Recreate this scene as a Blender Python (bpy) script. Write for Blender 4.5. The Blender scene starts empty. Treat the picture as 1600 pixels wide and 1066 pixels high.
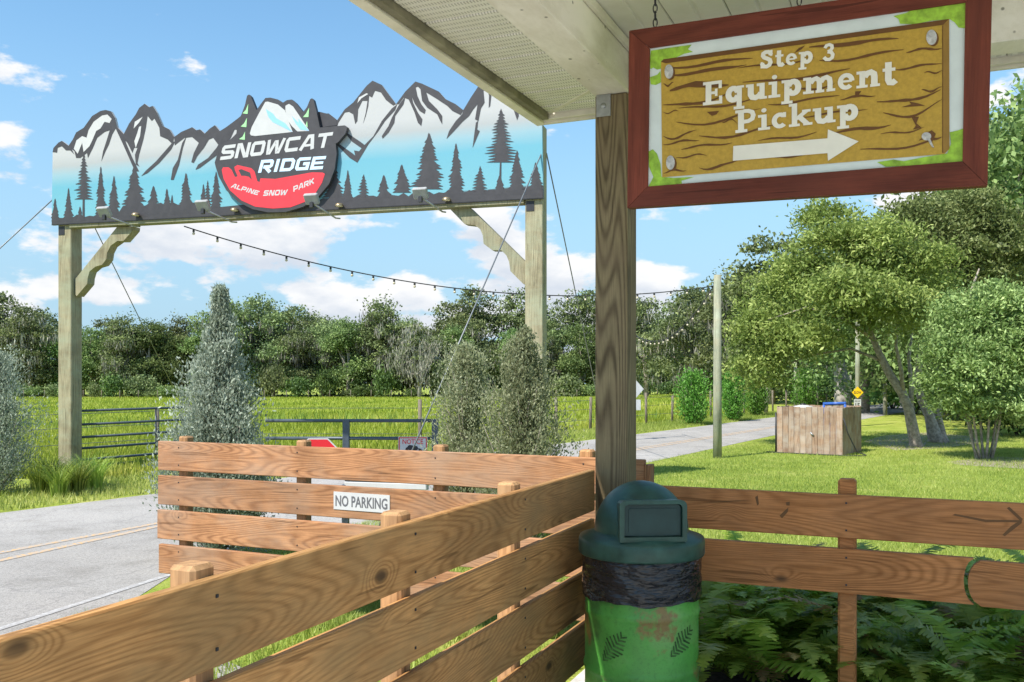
import bpy, bmesh, math, random
import numpy as np
from mathutils import Vector, Matrix
random.seed(7); np.random.seed(7)
scene = bpy.context.scene
COL = scene.collection
R = math.radians

# ------------------------------------------------------------------ camera
F, CAM_H, HY = 1430.0, 1.77, 590.0
cam_d = bpy.data.cameras.new('camera'); cam = bpy.data.objects.new('camera', cam_d); COL.objects.link(cam)
cam_d.sensor_width = 36; cam_d.lens = 36 * F / 1600; cam_d.shift_y = (HY - 533) / 1600
cam_d.clip_start = 0.05; cam_d.clip_end = 3000
cam.location = (0, 0, CAM_H); cam.rotation_euler = (R(90), 0, 0)
scene.camera = cam

# ------------------------------------------------------------------ light
SUN_EL = R(52); SX, SY = -0.72, -0.69
az = math.atan2(SX, SY)
world = bpy.data.worlds.new('World'); scene.world = world; world.use_nodes = True
wn, wl = world.node_tree.nodes, world.node_tree.links
wn.clear()
def N(nodes, t, **kw):
    n = nodes.new(t)
    for k, v in kw.items(): setattr(n, k, v)
    return n
SKY_STRENGTH = 0.13
w_out = N(wn, 'ShaderNodeOutputWorld'); w_bg = N(wn, 'ShaderNodeBackground'); w_bg.inputs[1].default_value = SKY_STRENGTH
sky = N(wn, 'ShaderNodeTexSky', sky_type='NISHITA', sun_disc=False, sun_elevation=SUN_EL, sun_rotation=az)
sky.air_density = 1.0; sky.dust_density = 0.3; sky.ozone_density = 2.0
tc = N(wn, 'ShaderNodeTexCoord')
def wmath(op, a, b=None, c=None, clamp=False):
    n = N(wn, 'ShaderNodeMath', operation=op); n.use_clamp = clamp
    for i, v in enumerate((a, b, c)):
        if v is None: continue
        if isinstance(v, (int, float)): n.inputs[i].default_value = v
        else: wl.new(v, n.inputs[i])
    return n.outputs[0]
def wmaprange(v, a, b, c, d, smooth=True):
    n = N(wn, 'ShaderNodeMapRange'); n.interpolation_type = 'SMOOTHSTEP' if smooth else 'LINEAR'
    wl.new(v, n.inputs[0])
    for i, x in enumerate((a, b, c, d)): n.inputs[i + 1].default_value = x
    return n.outputs[0]
def cloud_noise(dz):
    mp = N(wn, 'ShaderNodeMapping'); wl.new(tc.outputs['Generated'], mp.inputs[0])
    mp.inputs['Location'].default_value = (3.1, 1.7, 0.4 + dz); mp.inputs['Scale'].default_value = (1, 1, 2.3)
    n1 = N(wn, 'ShaderNodeTexNoise'); wl.new(mp.outputs[0], n1.inputs['Vector'])
    n1.inputs['Scale'].default_value = 6.4; n1.inputs['Detail'].default_value = 9; n1.inputs['Roughness'].default_value = 0.56
    return n1.outputs[0]
sep = N(wn, 'ShaderNodeSeparateXYZ'); wl.new(tc.outputs['Generated'], sep.inputs[0])
elev = sep.outputs[2]
low = wmaprange(elev, 0.06, 0.38, 0.075, -0.075)        # more cloud towards the horizon
c0 = wmath('ADD', cloud_noise(0.0), low)
c1 = wmath('ADD', cloud_noise(0.055), low)              # a little higher up: thickness above
mask = wmaprange(c0, 0.537, 0.60, 0, 1)
shade = wmaprange(c1, 0.50, 0.72, 0, 1)
ccol = N(wn, 'ShaderNodeMix', data_type='RGBA'); wl.new(shade, ccol.inputs[0])
ccol.inputs[6].default_value = (3.0, 3.02, 3.05, 1); ccol.inputs[7].default_value = (2.05, 2.25, 2.55, 1)
hz = wmaprange(elev, 0.0, 0.40, 0.92, 0.06)              # pale air near the horizon
hmix = N(wn, 'ShaderNodeMix', data_type='RGBA'); wl.new(hz, hmix.inputs[0]); 
stint = N(wn, 'ShaderNodeMix', data_type='RGBA', blend_type='MULTIPLY'); stint.inputs[0].default_value = 1.0; wl.new(sky.outputs[0], stint.inputs[6]); stint.inputs[7].default_value = (0.49, 0.65, 0.66, 1)
wl.new(stint.outputs[2], hmix.inputs[6])
hmix.inputs[7].default_value = (1.28, 1.88, 2.45, 1)
cm = N(wn, 'ShaderNodeMix', data_type='RGBA'); wl.new(mask, cm.inputs[0]); wl.new(hmix.outputs[2], cm.inputs[6]); wl.new(ccol.outputs[2], cm.inputs[7])
wl.new(cm.outputs[2], w_bg.inputs[0]); wl.new(w_bg.outputs[0], w_out.inputs[0])
sun_d = bpy.data.lights.new('sun', 'SUN'); sun = bpy.data.objects.new('sun', sun_d); COL.objects.link(sun)
sun_d.energy = 2.7; sun_d.angle = R(0.6); sun_d.color = (1.0, 0.95, 0.87)
sdir = Vector((SX, SY, math.tan(SUN_EL) * math.hypot(SX, SY))).normalized()
sun.rotation_euler = sdir.to_track_quat('Z', 'Y').to_euler(); sun.location = (-20, -20, 30)
scene.view_settings.view_transform = 'Standard'; scene.view_settings.look = 'None'
scene.view_settings.exposure = 1.38; scene.view_settings.gamma = 1.0
scene.render.engine = 'CYCLES'
try:
    scene.cycles.max_bounces = 6; scene.cycles.diffuse_bounces = 4; scene.cycles.transparent_max_bounces = 6
except Exception: pass

# ------------------------------------------------------------------ pixel helpers and the place's own axes
def at_depth(px, py, D): return Vector(((px - 800) / F * D, D, CAM_H + (HY - py) / F * D))
def ground(px, py, z=0.0): return at_depth(px, py, (CAM_H - z) * F / (py - HY))
TH = math.atan(630 / 1430)
AX = Vector((math.sin(TH), math.cos(TH), 0)); BX = Vector((math.cos(TH), -math.sin(TH), 0)); ZX = Vector((0, 0, 1))
C0 = Vector((0.602, 5.30, 0))                            # the porch column
def AB(a, b, z=0.0): return C0 + AX * a + BX * b + ZX * z
RD = Vector((0.537, 0.843, 0)); RN = Vector((-0.843, 0.537, 0))   # along the road / across it
def TQ(t, q, z=0.0): return RD * t + RN * q + ZX * z
def gz(x, y):
    q = 0.537 * y - 0.843 * x
    t = min(1, max(0, (q - 15) / 55)); return -1.2 * t * t * (3 - 2 * t)
def on_plane(px, py, p, n):
    d = Vector(((px - 800) / F, 1, (HY - py) / F)); o = Vector((0, 0, CAM_H))
    return o + d * ((p - o).dot(n) / d.dot(n))
def line_at_px(px, p, d):                                # point of the line p + t d (ground plan) seen at column px
    k = (px - 800) / F; t = (k * p.y - p.x) / (d.x - k * d.y); return p + d * t

# ------------------------------------------------------------------ materials
def new_mat(name):
    m = bpy.data.materials.new(name); m.use_nodes = True
    nt = m.node_tree; b = nt.nodes['Principled BSDF']; return m, nt.nodes, nt.links, b
def ramp(nodes, stops):
    r = nodes.new('ShaderNodeValToRGB'); e = r.color_ramp.elements
    while len(e) > 1: e.remove(e[-1])
    e[0].position = stops[0][0]; e[0].color = (*stops[0][1], 1)
    for p, c in stops[1:]:
        x = e.new(p); x.color = (*c, 1)
    return r
def noise(nodes, links, vec, scale, detail=4, rough=0.55):
    n = nodes.new('ShaderNodeTexNoise'); n.inputs['Scale'].default_value = scale
    n.inputs['Detail'].default_value = detail; n.inputs['Roughness'].default_value = rough
    if vec is not None: links.new(vec, n.inputs['Vector'])
    return n.outputs[0]
def mapping(nodes, links, vec, scale=(1, 1, 1), loc=(0, 0, 0)):
    m = nodes.new('ShaderNodeMapping'); links.new(vec, m.inputs[0]); m.inputs['Scale'].default_value = scale; m.inputs['Location'].default_value = loc
    return m.outputs[0]
def mixc(nodes, links, f, a, b, mode='MIX'):
    n = nodes.new('ShaderNodeMix'); n.data_type = 'RGBA'; n.blend_type = mode
    for i, v in ((0, f), (6, a), (7, b)):
        if hasattr(v, 'is_linked'): links.new(v, n.inputs[i])
        elif i == 0: n.inputs[0].default_value = v
        else: n.inputs[i].default_value = (*v, 1)
    return n.outputs[2]
def bump(nodes, links, b, h, strength, dist=0.01):
    n = nodes.new('ShaderNodeBump'); n.inputs['Strength'].default_value = strength; n.inputs['Distance'].default_value = dist
    links.new(h, n.inputs['Height']); links.new(n.outputs[0], b.inputs['Normal'])
def math2(nodes, links, op, a, b=None, clamp=False):
    n = nodes.new('ShaderNodeMath'); n.operation = op; n.use_clamp = clamp
    for i, v in enumerate((a, b)):
        if v is None: continue
        if isinstance(v, (int, float)): n.inputs[i].default_value = v
        else: links.new(v, n.inputs[i])
    return n.outputs[0]
def plain(name, col, rough=0.6, metal=0.0, var=0.12, scale=8, bmp=0.0, spec=0.4):
    m, n, l, b = new_mat(name)
    tcn = n.new('ShaderNodeTexCoord'); ns = noise(n, l, tcn.outputs['Object'], scale, 6, 0.6)
    lo = tuple(c * (1 - var * 1.6) for c in col); hi = tuple(min(1, c * (1 + var)) for c in col)
    r = ramp(n, [(0.3, lo), (0.7, hi)]); l.new(ns, r.inputs[0]); l.new(r.outputs[0], b.inputs['Base Color'])
    b.inputs['Roughness'].default_value = rough; b.inputs['Metallic'].default_value = metal
    b.inputs['Specular IOR Level'].default_value = spec
    if bmp: bump(n, l, b, ns, bmp)
    return m
def wood(name, light, dark, knot=(0.05, 0.03, 0.015), grain=26, axis='X', knots=True, rough=0.75, weather=None, wamount=0.4, stretch=0.13, contrast=1.0):
    """boards: growth-ring contours of a stretched noise, knots and dirt; object coordinates, shifted for each board"""
    m, n, l, b = new_mat(name)
    tcn = n.new('ShaderNodeTexCoord'); oi = n.new('ShaderNodeObjectInfo')
    comb = n.new('ShaderNodeCombineXYZ')
    for i, k in enumerate((37.0, 91.0, 53.0)): l.new(math2(n, l, 'MULTIPLY', oi.outputs['Random'], k), comb.inputs[i])
    add = n.new('ShaderNodeVectorMath'); add.operation = 'ADD'; l.new(tcn.outputs['Object'], add.inputs[0]); l.new(comb.outputs[0], add.inputs[1])
    sc = (stretch, 1, 1) if axis == 'X' else (1, 1, stretch)
    v = mapping(n, l, add.outputs[0], sc)
    rings = noise(n, l, v, 4.0, 0.6, 0.4)
    if knots:
        kv = mapping(n, l, add.outputs[0], (0.55, 1, 1) if axis == 'X' else (1, 1, 0.55))
        vo = n.new('ShaderNodeTexVoronoi'); vo.inputs['Scale'].default_value = 2.6; vo.inputs['Randomness'].default_value = 1.0; l.new(kv, vo.inputs['Vector'])
        near = n.new('ShaderNodeMapRange'); near.interpolation_type = 'SMOOTHSTEP'; l.new(vo.outputs['Distance'], near.inputs[0])
        near.inputs[1].default_value = 0.0; near.inputs[2].default_value = 0.20; near.inputs[3].default_value = 0.10; near.inputs[4].default_value = 0.0
        rings = math2(n, l, 'ADD', rings, near.outputs[0])
    s = math2(n, l, 'SINE', math2(n, l, 'MULTIPLY', rings, grain * 6.28))
    s01 = math2(n, l, 'MULTIPLY_ADD', s, 0.5); s01.node.inputs[2].default_value = 0.5
    s01 = math2(n, l, 'POWER', s01, 1.8)
    col = mixc(n, l, math2(n, l, 'MULTIPLY', s01, 0.62 * contrast), light, dark)
    fine = noise(n, l, mapping(n, l, add.outputs[0], (0.04, 1, 1) if axis == 'X' else (1, 1, 0.04)), 160, 3, 0.6)
    fr = ramp(n, [(0.35, (0.72, 0.70, 0.68)), (0.62, (1.08, 1.06, 1.04))]); l.new(fine, fr.inputs[0])
    col = mixc(n, l, 0.8, col, fr.outputs[0], 'MULTIPLY')
    blot = noise(n, l, add.outputs[0], 2.3, 5, 0.6); br = ramp(n, [(0.3, (0.50, 0.48, 0.45)), (0.62, (1.1, 1.1, 1.1))]); l.new(blot, br.inputs[0])
    col = mixc(n, l, 0.65, col, br.outputs[0], 'MULTIPLY')
    if weather:
        wv = noise(n, l, mapping(n, l, add.outputs[0], (0.5, 1, 1), (9, 4, 2)), 3.3, 6, 0.65); wr = ramp(n, [(0.42, (0, 0, 0)), (0.66, (1, 1, 1))]); l.new(wv, wr.inputs[0])
        col = mixc(n, l, math2(n, l, 'MULTIPLY', wr.outputs[0], wamount), col, weather)
    if knots:
        kr = n.new('ShaderNodeMapRange'); kr.interpolation_type = 'SMOOTHSTEP'; l.new(vo.outputs['Distance'], kr.inputs[0])
        kr.inputs[1].default_value = 0.03; kr.inputs[2].default_value = 0.085; kr.inputs[3].default_value = 0.85; kr.inputs[4].default_value = 0.0
        col = mixc(n, l, kr.outputs[0], col, knot)
    sv = noise(n, l, mapping(n, l, add.outputs[0], (0.05, 1, 1) if axis == 'X' else (1, 1, 0.05), (3, 8, 5)), 34, 2, 0.5); sr = ramp(n, [(0.66, (0, 0, 0)), (0.70, (1, 1, 1))]); l.new(sv, sr.inputs[0])
    col = mixc(n, l, math2(n, l, 'MULTIPLY', sr.outputs[0], 0.55), col, tuple(c * 0.35 for c in dark))
    tint = n.new('ShaderNodeHueSaturation'); l.new(col, tint.inputs['Color'])
    tv = math2(n, l, 'MULTIPLY_ADD', oi.outputs['Random'], 0.24); tv.node.inputs[2].default_value = 0.88; l.new(tv, tint.inputs['Value'])
    l.new(tint.outputs[0], b.inputs['Base Color'])
    b.inputs['Roughness'].default_value = rough; b.inputs['Specular IOR Level'].default_value = 0.25
    hgt = math2(n, l, 'ADD', math2(n, l, 'MULTIPLY', s01, -0.5), fine)
    bump(n, l, b, hgt, 0.35, 0.002)
    return m
def leafmat(name, c1, c2, c3, trans=0.3, rough=0.55):
    m, n, l, b = new_mat(name)
    at = n.new('ShaderNodeAttribute'); at.attribute_name = 'tint'
    oi = n.new('ShaderNodeObjectInfo')
    r = ramp(n, [(0.0, c1), (0.55, c2), (1.0, c3)]); l.new(at.outputs['Fac'], r.inputs[0])
    hs = n.new('ShaderNodeHueSaturation'); l.new(r.outputs[0], hs.inputs['Color'])
    v = math2(n, l, 'MULTIPLY_ADD', oi.outputs['Random'], 0.7); v.node.inputs[2].default_value = 0.65; l.new(v, hs.inputs['Value'])
    h = math2(n, l, 'MULTIPLY_ADD', oi.outputs['Random'], 0.035); h.node.inputs[2].default_value = 0.488; l.new(h, hs.inputs['Hue'])
    l.new(hs.outputs[0], b.inputs['Base Color']); b.inputs['Roughness'].default_value = rough; b.inputs['Specular IOR Level'].default_value = 0.3
    tr = n.new('ShaderNodeBsdfTranslucent'); l.new(hs.outputs[0], tr.inputs[0])
    mx = n.new('ShaderNodeMixShader'); mx.inputs[0].default_value = trans
    l.new(b.outputs[0], mx.inputs[1]); l.new(tr.outputs[0], mx.inputs[2]); l.new(mx.outputs[0], n['Material Output'].inputs[0])
    return m
M = {}
M['rail'] = wood('sunlit pine rail', (0.45, 0.225, 0.110), (0.225, 0.098, 0.045), weather=(0.34, 0.235, 0.165), wamount=0.6, grain=42, contrast=1.1)
M['rail_in'] = wood('shade lifted pine rail', (0.57, 0.30, 0.11), (0.31, 0.14, 0.042), weather=(0.30, 0.195, 0.085), wamount=0.6, grain=48, contrast=0.95)  # same pine as the sunlit rail, coloured lighter to lift the porch shade
M['rail_red'] = wood('shade lifted brown pine rail', (0.55, 0.23, 0.08), (0.30, 0.11, 0.03), weather=(0.36, 0.17, 0.075), wamount=0.5, grain=42, contrast=0.95)  # again the sunlit fence's pine, colour raised against the shade of the roof
M['post'] = wood('pine post', (0.50, 0.28, 0.13), (0.28, 0.14, 0.06), axis='Z', grain=18, weather=(0.34, 0.24, 0.14), wamount=0.5)
M['column'] = wood('weathered green column', (0.25, 0.20, 0.11), (0.065, 0.045, 0.024), axis='Z', grain=36, knots=False, stretch=0.06, weather=(0.20, 0.145, 0.085), wamount=0.6, contrast=1.25)
M['timber'] = wood('treated grey green timber', (0.37, 0.335, 0.22), (0.24, 0.205, 0.13), axis='Z', grain=16, knots=False, stretch=0.07, weather=(0.33, 0.36, 0.25), wamount=0.6)
M['picket'] = wood('grey brown picket', (0.40, 0.27, 0.185), (0.24, 0.145, 0.095), axis='Z', grain=12, knots=False, stretch=0.1, weather=(0.42, 0.36, 0.30), wamount=0.8)
M['pole'] = wood('green treated pole', (0.30, 0.33, 0.245), (0.20, 0.215, 0.155), axis='Z', grain=8, knots=False, stretch=0.1, weather=(0.36, 0.30, 0.20), wamount=0.5)
M['fieldpost'] = plain('grey field post', (0.19, 0.16, 0.12), 0.9, scale=20)
M['redframe'] = wood('red stained frame', (0.20, 0.048, 0.028), (0.12, 0.026, 0.016), grain=14, knots=False, stretch=0.1, weather=(0.14, 0.04, 0.025), wamount=0.5, rough=0.6)
M['dark'] = plain('charcoal print', (0.050, 0.047, 0.052), 0.5)
M['print_white'] = plain('white print', (0.52, 0.52, 0.52), 0.45, var=0.03)
M['cream'] = plain('cream vinyl', (0.84, 0.82, 0.72), 0.5, var=0.05)
M['print_blue'] = plain('sky blue print', (0.26, 0.52, 0.82), 0.45, var=0.03)
M['print_lblue'] = plain('pale blue print', (0.55, 0.72, 0.88), 0.45, var=0.03)
M['print_red'] = plain('red print', (0.72, 0.045, 0.06), 0.4, var=0.05)
M['print_green'] = plain('green print', (0.34, 0.66, 0.32), 0.45, var=0.04)
M['lime'] = plain('lime leaf print', (0.33, 0.56, 0.05), 0.5, var=0.25, scale=30)
M['pale_print'] = plain('pale blue grey print', (0.70, 0.78, 0.77), 0.5, var=0.05)
M['mustard'] = plain('mustard board print', (0.52, 0.33, 0.045), 0.5, var=0.1, scale=60)
M['brownprint'] = plain('brown grain print', (0.145, 0.06, 0.012), 0.5, var=0.1)
M['brownprint2'] = plain('tan bevel print', (0.31, 0.175, 0.03), 0.5, var=0.1)
M['metal'] = plain('galvanised metal', (0.42, 0.43, 0.43), 0.4, 0.8, scale=25)
M['darkmetal'] = plain('blackened metal', (0.05, 0.05, 0.055), 0.5, 0.5)
M['gate'] = plain('blue grey gate paint', (0.085, 0.105, 0.13), 0.45, 0.2, scale=15)
M['wire'] = plain('steel wire rope', (0.22, 0.23, 0.24), 0.45, 0.6)
M['cable'] = plain('black cable', (0.03, 0.03, 0.03), 0.6)
M['bulb'] = plain('glass bulb', (0.62, 0.55, 0.40), 0.15)
M['lampglass'] = plain('flood lamp glass', (0.42, 0.40, 0.37), 0.2)
M['lampgrey'] = plain('pale grey lamp body', (0.36, 0.36, 0.36), 0.5, var=0.15)
M['bronze'] = plain('bronze lamp', (0.30, 0.23, 0.14), 0.35, 0.6)
M['signred'] = plain('sign red', (0.62, 0.02, 0.03), 0.35, var=0.04)
M['signyellow'] = plain('sign yellow', (0.85, 0.52, 0.01), 0.4, var=0.04)
M['signgrey'] = plain('sign back', (0.50, 0.51, 0.52), 0.4, 0.3)
M['black_ink'] = plain('black ink', (0.025, 0.025, 0.03), 0.5)
M['grey_ink'] = plain('grey ink', (0.12, 0.12, 0.13), 0.5)
M['bluepump'] = plain('blue paint', (0.04, 0.12, 0.42), 0.35)
M['bark'] = plain('grey bark', (0.38, 0.33, 0.27), 0.9, var=0.35, scale=14, bmp=0.6)
M['bark_dark'] = plain('dark bark', (0.09, 0.075, 0.06), 0.95, var=0.3, scale=10)
M['bark_pale'] = plain('pale bark', (0.36, 0.33, 0.29), 0.9, var=0.25, scale=6)
M['moss'] = leafmat('spanish moss', (0.200, 0.194, 0.156), (0.300, 0.288, 0.237), (0.413, 0.388, 0.325), 0.15)
M['oak'] = leafmat('oak leaves', (0.09, 0.12, 0.05), (0.19, 0.235, 0.09), (0.36, 0.41, 0.15), 0.25)
M['laurel'] = leafmat('laurel leaves', (0.14, 0.20, 0.045), (0.30, 0.38, 0.09), (0.56, 0.63, 0.20), 0.38)
M['tall'] = leafmat('tall tree leaves', (0.10, 0.155, 0.05), (0.21, 0.295, 0.095), (0.40, 0.49, 0.17), 0.32)
M['camphor'] = leafmat('multi stem leaves', (0.11, 0.155, 0.045), (0.25, 0.315, 0.10), (0.50, 0.57, 0.23), 0.35)
M['bush'] = leafmat('understory leaves', (0.055, 0.10, 0.03), (0.115, 0.19, 0.05), (0.24, 0.34, 0.08), 0.25)
M['cedar'] = leafmat('bright cedar', (0.065, 0.143, 0.021), (0.130, 0.260, 0.039), (0.247, 0.403, 0.065), 0.25)
M['bluejun'] = leafmat('blue cypress', (0.17, 0.20, 0.13), (0.33, 0.37, 0.28), (0.52, 0.56, 0.46), 0.35)
M['greyjun'] = leafmat('olive cypress', (0.24, 0.275, 0.13), (0.44, 0.48, 0.26), (0.62, 0.65, 0.42), 0.42)
M['fern'] = leafmat('fern', (0.13, 0.20, 0.022), (0.29, 0.40, 0.05), (0.58, 0.66, 0.14), 0.45, 0.4)
M['dryfern'] = leafmat('dry fern', (0.20, 0.12, 0.05), (0.32, 0.20, 0.08), (0.42, 0.30, 0.12), 0.3)
M['reed'] = leafmat('long grass', (0.143, 0.220, 0.033), (0.264, 0.352, 0.055), (0.440, 0.484, 0.110), 0.3)
M['blade'] = leafmat('lawn blades', (0.20, 0.26, 0.045), (0.32, 0.37, 0.075), (0.52, 0.51, 0.17), 0.3)
M['fieldblade'] = leafmat('field blades', (0.24, 0.33, 0.03), (0.40, 0.48, 0.055), (0.60, 0.60, 0.14), 0.3)

def ground_mat():
    m, n, l, b = new_mat('grass ground')
    t = n.new('ShaderNodeTexCoord'); o = t.outputs['Object']
    big = noise(n, l, o, 0.09, 5, 0.6); mid = noise(n, l, o, 1.1, 6, 0.65); fine = noise(n, l, o, 28, 4, 0.7)
    r1 = ramp(n, [(0.28, (0.20, 0.25, 0.045)), (0.5, (0.32, 0.37, 0.07)), (0.72, (0.50, 0.47, 0.17))]); l.new(mid, r1.inputs[0])
    r2 = ramp(n, [(0.35, (0.75, 0.85, 0.7)), (0.65, (1.12, 1.08, 1.1))]); l.new(big, r2.inputs[0])
    c = mixc(n, l, 0.85, r1.outputs[0], r2.outputs[0], 'MULTIPLY')
    r3 = ramp(n, [(0.3, (0.6, 0.62, 0.5)), (0.6, (1.1, 1.1, 1.0))]); l.new(fine, r3.inputs[0])
    c = mixc(n, l, 0.8, c, r3.outputs[0], 'MULTIPLY')
    l.new(c, b.inputs['Base Color']); b.inputs['Roughness'].default_value = 0.9; b.inputs['Specular IOR Level'].default_value = 0.1
    bump(n, l, b, math2(n, l, 'ADD', fine, mid), 0.7, 0.04)
    return m
def asphalt_mat():
    m, n, l, b = new_mat('worn asphalt')
    t = n.new('ShaderNodeTexCoord'); o = t.outputs['Object']
    big = noise(n, l, o, 0.35, 6, 0.6); grit = noise(n, l, o, 95, 3, 0.7)
    r1 = ramp(n, [(0.3, (0.33, 0.31, 0.29)), (0.7, (0.46, 0.435, 0.41))]); l.new(big, r1.inputs[0])
    r2 = ramp(n, [(0.3, (0.45, 0.45, 0.45)), (0.55, (1, 1, 1)), (0.75, (1.3, 1.3, 1.28))]); l.new(grit, r2.inputs[0])
    c = mixc(n, l, 0.8, r1.outputs[0], r2.outputs[0], 'MULTIPLY')
    agg = noise(n, l, o, 30, 5, 0.75); ra_ = ramp(n, [(0.34, (0.62, 0.62, 0.62)), (0.5, (1, 1, 1)), (0.68, (1.22, 1.21, 1.18))]); l.new(agg, ra_.inputs[0]); c = mixc(n, l, 0.75, c, ra_.outputs[0], 'MULTIPLY')
    stn = noise(n, l, o, 1.6, 7, 0.7); rs_ = ramp(n, [(0.30, (0.70, 0.69, 0.67)), (0.50, (1.0, 1.0, 1.0)), (0.7, (1.08, 1.07, 1.05))]); l.new(stn, rs_.inputs[0]); c = mixc(n, l, 0.8, c, rs_.outputs[0], 'MULTIPLY')
    vo = n.new('ShaderNodeTexVoronoi'); vo.feature = 'DISTANCE_TO_EDGE'; vo.inputs['Scale'].default_value = 0.35
    wob = noise(n, l, o, 1.5, 4); av = n.new('ShaderNodeVectorMath'); av.operation = 'ADD'; l.new(o, av.inputs[0]); l.new(wob, av.inputs[1]); l.new(av.outputs[0], vo.inputs['Vector'])
    cr = n.new('ShaderNodeMapRange'); l.new(vo.outputs['Distance'], cr.inputs[0]); cr.inputs[1].default_value = 0.0; cr.inputs[2].default_value = 0.006; cr.inputs[3].default_value = 0.4; cr.inputs[4].default_value = 0
    c = mixc(n, l, cr.outputs[0], c, (0.16, 0.15, 0.15))
    l.new(c, b.inputs['Base Color']); b.inputs['Roughness'].default_value = 0.95; b.inputs['Specular IOR Level'].default_value = 0.08
    bump(n, l, b, math2(n, l, 'ADD', grit, agg), 0.6, 0.006); return m
def worn_paint(name, col, thr=0.48):
    m, n, l, b = new_mat(name)
    t = n.new('ShaderNodeTexCoord'); g = noise(n, l, t.outputs['Object'], 22, 8, 0.75)
    r = ramp(n, [(thr - 0.06, (0.36, 0.343, 0.33)), (thr + 0.05, col)]); l.new(g, r.inputs[0])
    l.new(r.outputs[0], b.inputs['Base Color']); b.inputs['Roughness'].default_value = 0.8; return m
def soffit_mat(name, perf=True):
    m, n, l, b = new_mat(name)
    t = n.new('ShaderNodeTexCoord'); o = t.outputs['Object']
    dirt = noise(n, l, o, 1.4, 6, 0.65); r = ramp(n, [(0.32, (0.72, 0.69, 0.59)), (0.66, (0.88, 0.86, 0.78))]); l.new(dirt, r.inputs[0]); c = r.outputs[0]
    if perf:                                             # rows of tiny vent slots
        s = n.new('ShaderNodeSeparateXYZ'); l.new(o, s.inputs[0])
        a = math2(n, l, 'GREATER_THAN', math2(n, l, 'SINE', math2(n, l, 'MULTIPLY', s.outputs[1], 2 * math.pi / 0.016)), 0.1)
        d = math2(n, l, 'GREATER_THAN', math2(n, l, 'SINE', math2(n, l, 'MULTIPLY', s.outputs[0], 2 * math.pi / 0.0508)), 0.0)
        c = mixc(n, l, math2(n, l, 'MULTIPLY', math2(n, l, 'MULTIPLY', a, d), 0.6), c, (0.26, 0.24, 0.19))
    l.new(c, b.inputs['Base Color']); b.inputs['Roughness'].default_value = 0.55; return m
def beam_mat():
    m, n, l, b = new_mat('painted beam')
    t = n.new('ShaderNodeTexCoord'); o = t.outputs['Object']
    dirt = noise(n, l, mapping(n, l, o, (0.4, 1, 1)), 3, 7, 0.7); r = ramp(n, [(0.3, (0.62, 0.57, 0.43)), (0.6, (0.90, 0.85, 0.74))]); l.new(dirt, r.inputs[0])
    sp = n.new('ShaderNodeTexVoronoi'); sp.inputs['Scale'].default_value = 11; l.new(mapping(n, l, o, (0.8, 1, 1)), sp.inputs['Vector'])
    k = n.new('ShaderNodeMapRange'); l.new(sp.outputs['Distance'], k.inputs[0]); k.inputs[1].default_value = 0.07; k.inputs[2].default_value = 0.12; k.inputs[3].default_value = 0.75; k.inputs[4].default_value = 0
    c = mixc(n, l, k.outputs[0], r.outputs[0], (0.10, 0.085, 0.05)); l.new(c, b.inputs['Base Color']); b.inputs['Roughness'].default_value = 0.7
    bump(n, l, b, dirt, 0.2, 0.004); return m
def drum_mat():
    m, n, l, b = new_mat('painted drum')
    t = n.new('ShaderNodeTexCoord'); o = t.outputs['Object']
    a = noise(n, l, o, 2.6, 4, 0.5); r = ramp(n, [(0.34, (0.035, 0.09, 0.025)), (0.42, (0.075, 0.29, 0.045)), (0.56, (0.10, 0.38, 0.06)), (0.7, (0.22, 0.42, 0.13))]); l.new(a, r.inputs[0])
    ru = noise(n, l, mapping(n, l, o, (1, 1, 1), (5, 2, 7)), 4.0, 7, 0.65); rr = ramp(n, [(0.54, (0, 0, 0)), (0.60, (1, 1, 1))]); l.new(ru, rr.inputs[0])
    c = mixc(n, l, math2(n, l, 'MULTIPLY', rr.outputs[0], 0.8), r.outputs[0], (0.27, 0.115, 0.05))
    sc = noise(n, l, o, 60, 4, 0.7); sr = ramp(n, [(0.3, (0.5, 0.5, 0.5)), (0.5, (1, 1, 1))]); l.new(sc, sr.inputs[0]); c = mixc(n, l, 0.5, c, sr.outputs[0], 'MULTIPLY')
    l.new(c, b.inputs['Base Color']); b.inputs['Roughness'].default_value = 0.42; bump(n, l, b, sc, 0.12, 0.003); return m
def bag_mat():
    m, n, l, b = new_mat('black bin liner')
    t = n.new('ShaderNodeTexCoord'); w = noise(n, l, mapping(n, l, t.outputs['Object'], (1, 1, 3.2)), 7, 3, 0.5)
    b.inputs['Base Color'].default_value = (0.018, 0.018, 0.02, 1); b.inputs['Roughness'].default_value = 0.2
    bump(n, l, b, w, 0.9, 0.04); return m
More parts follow.
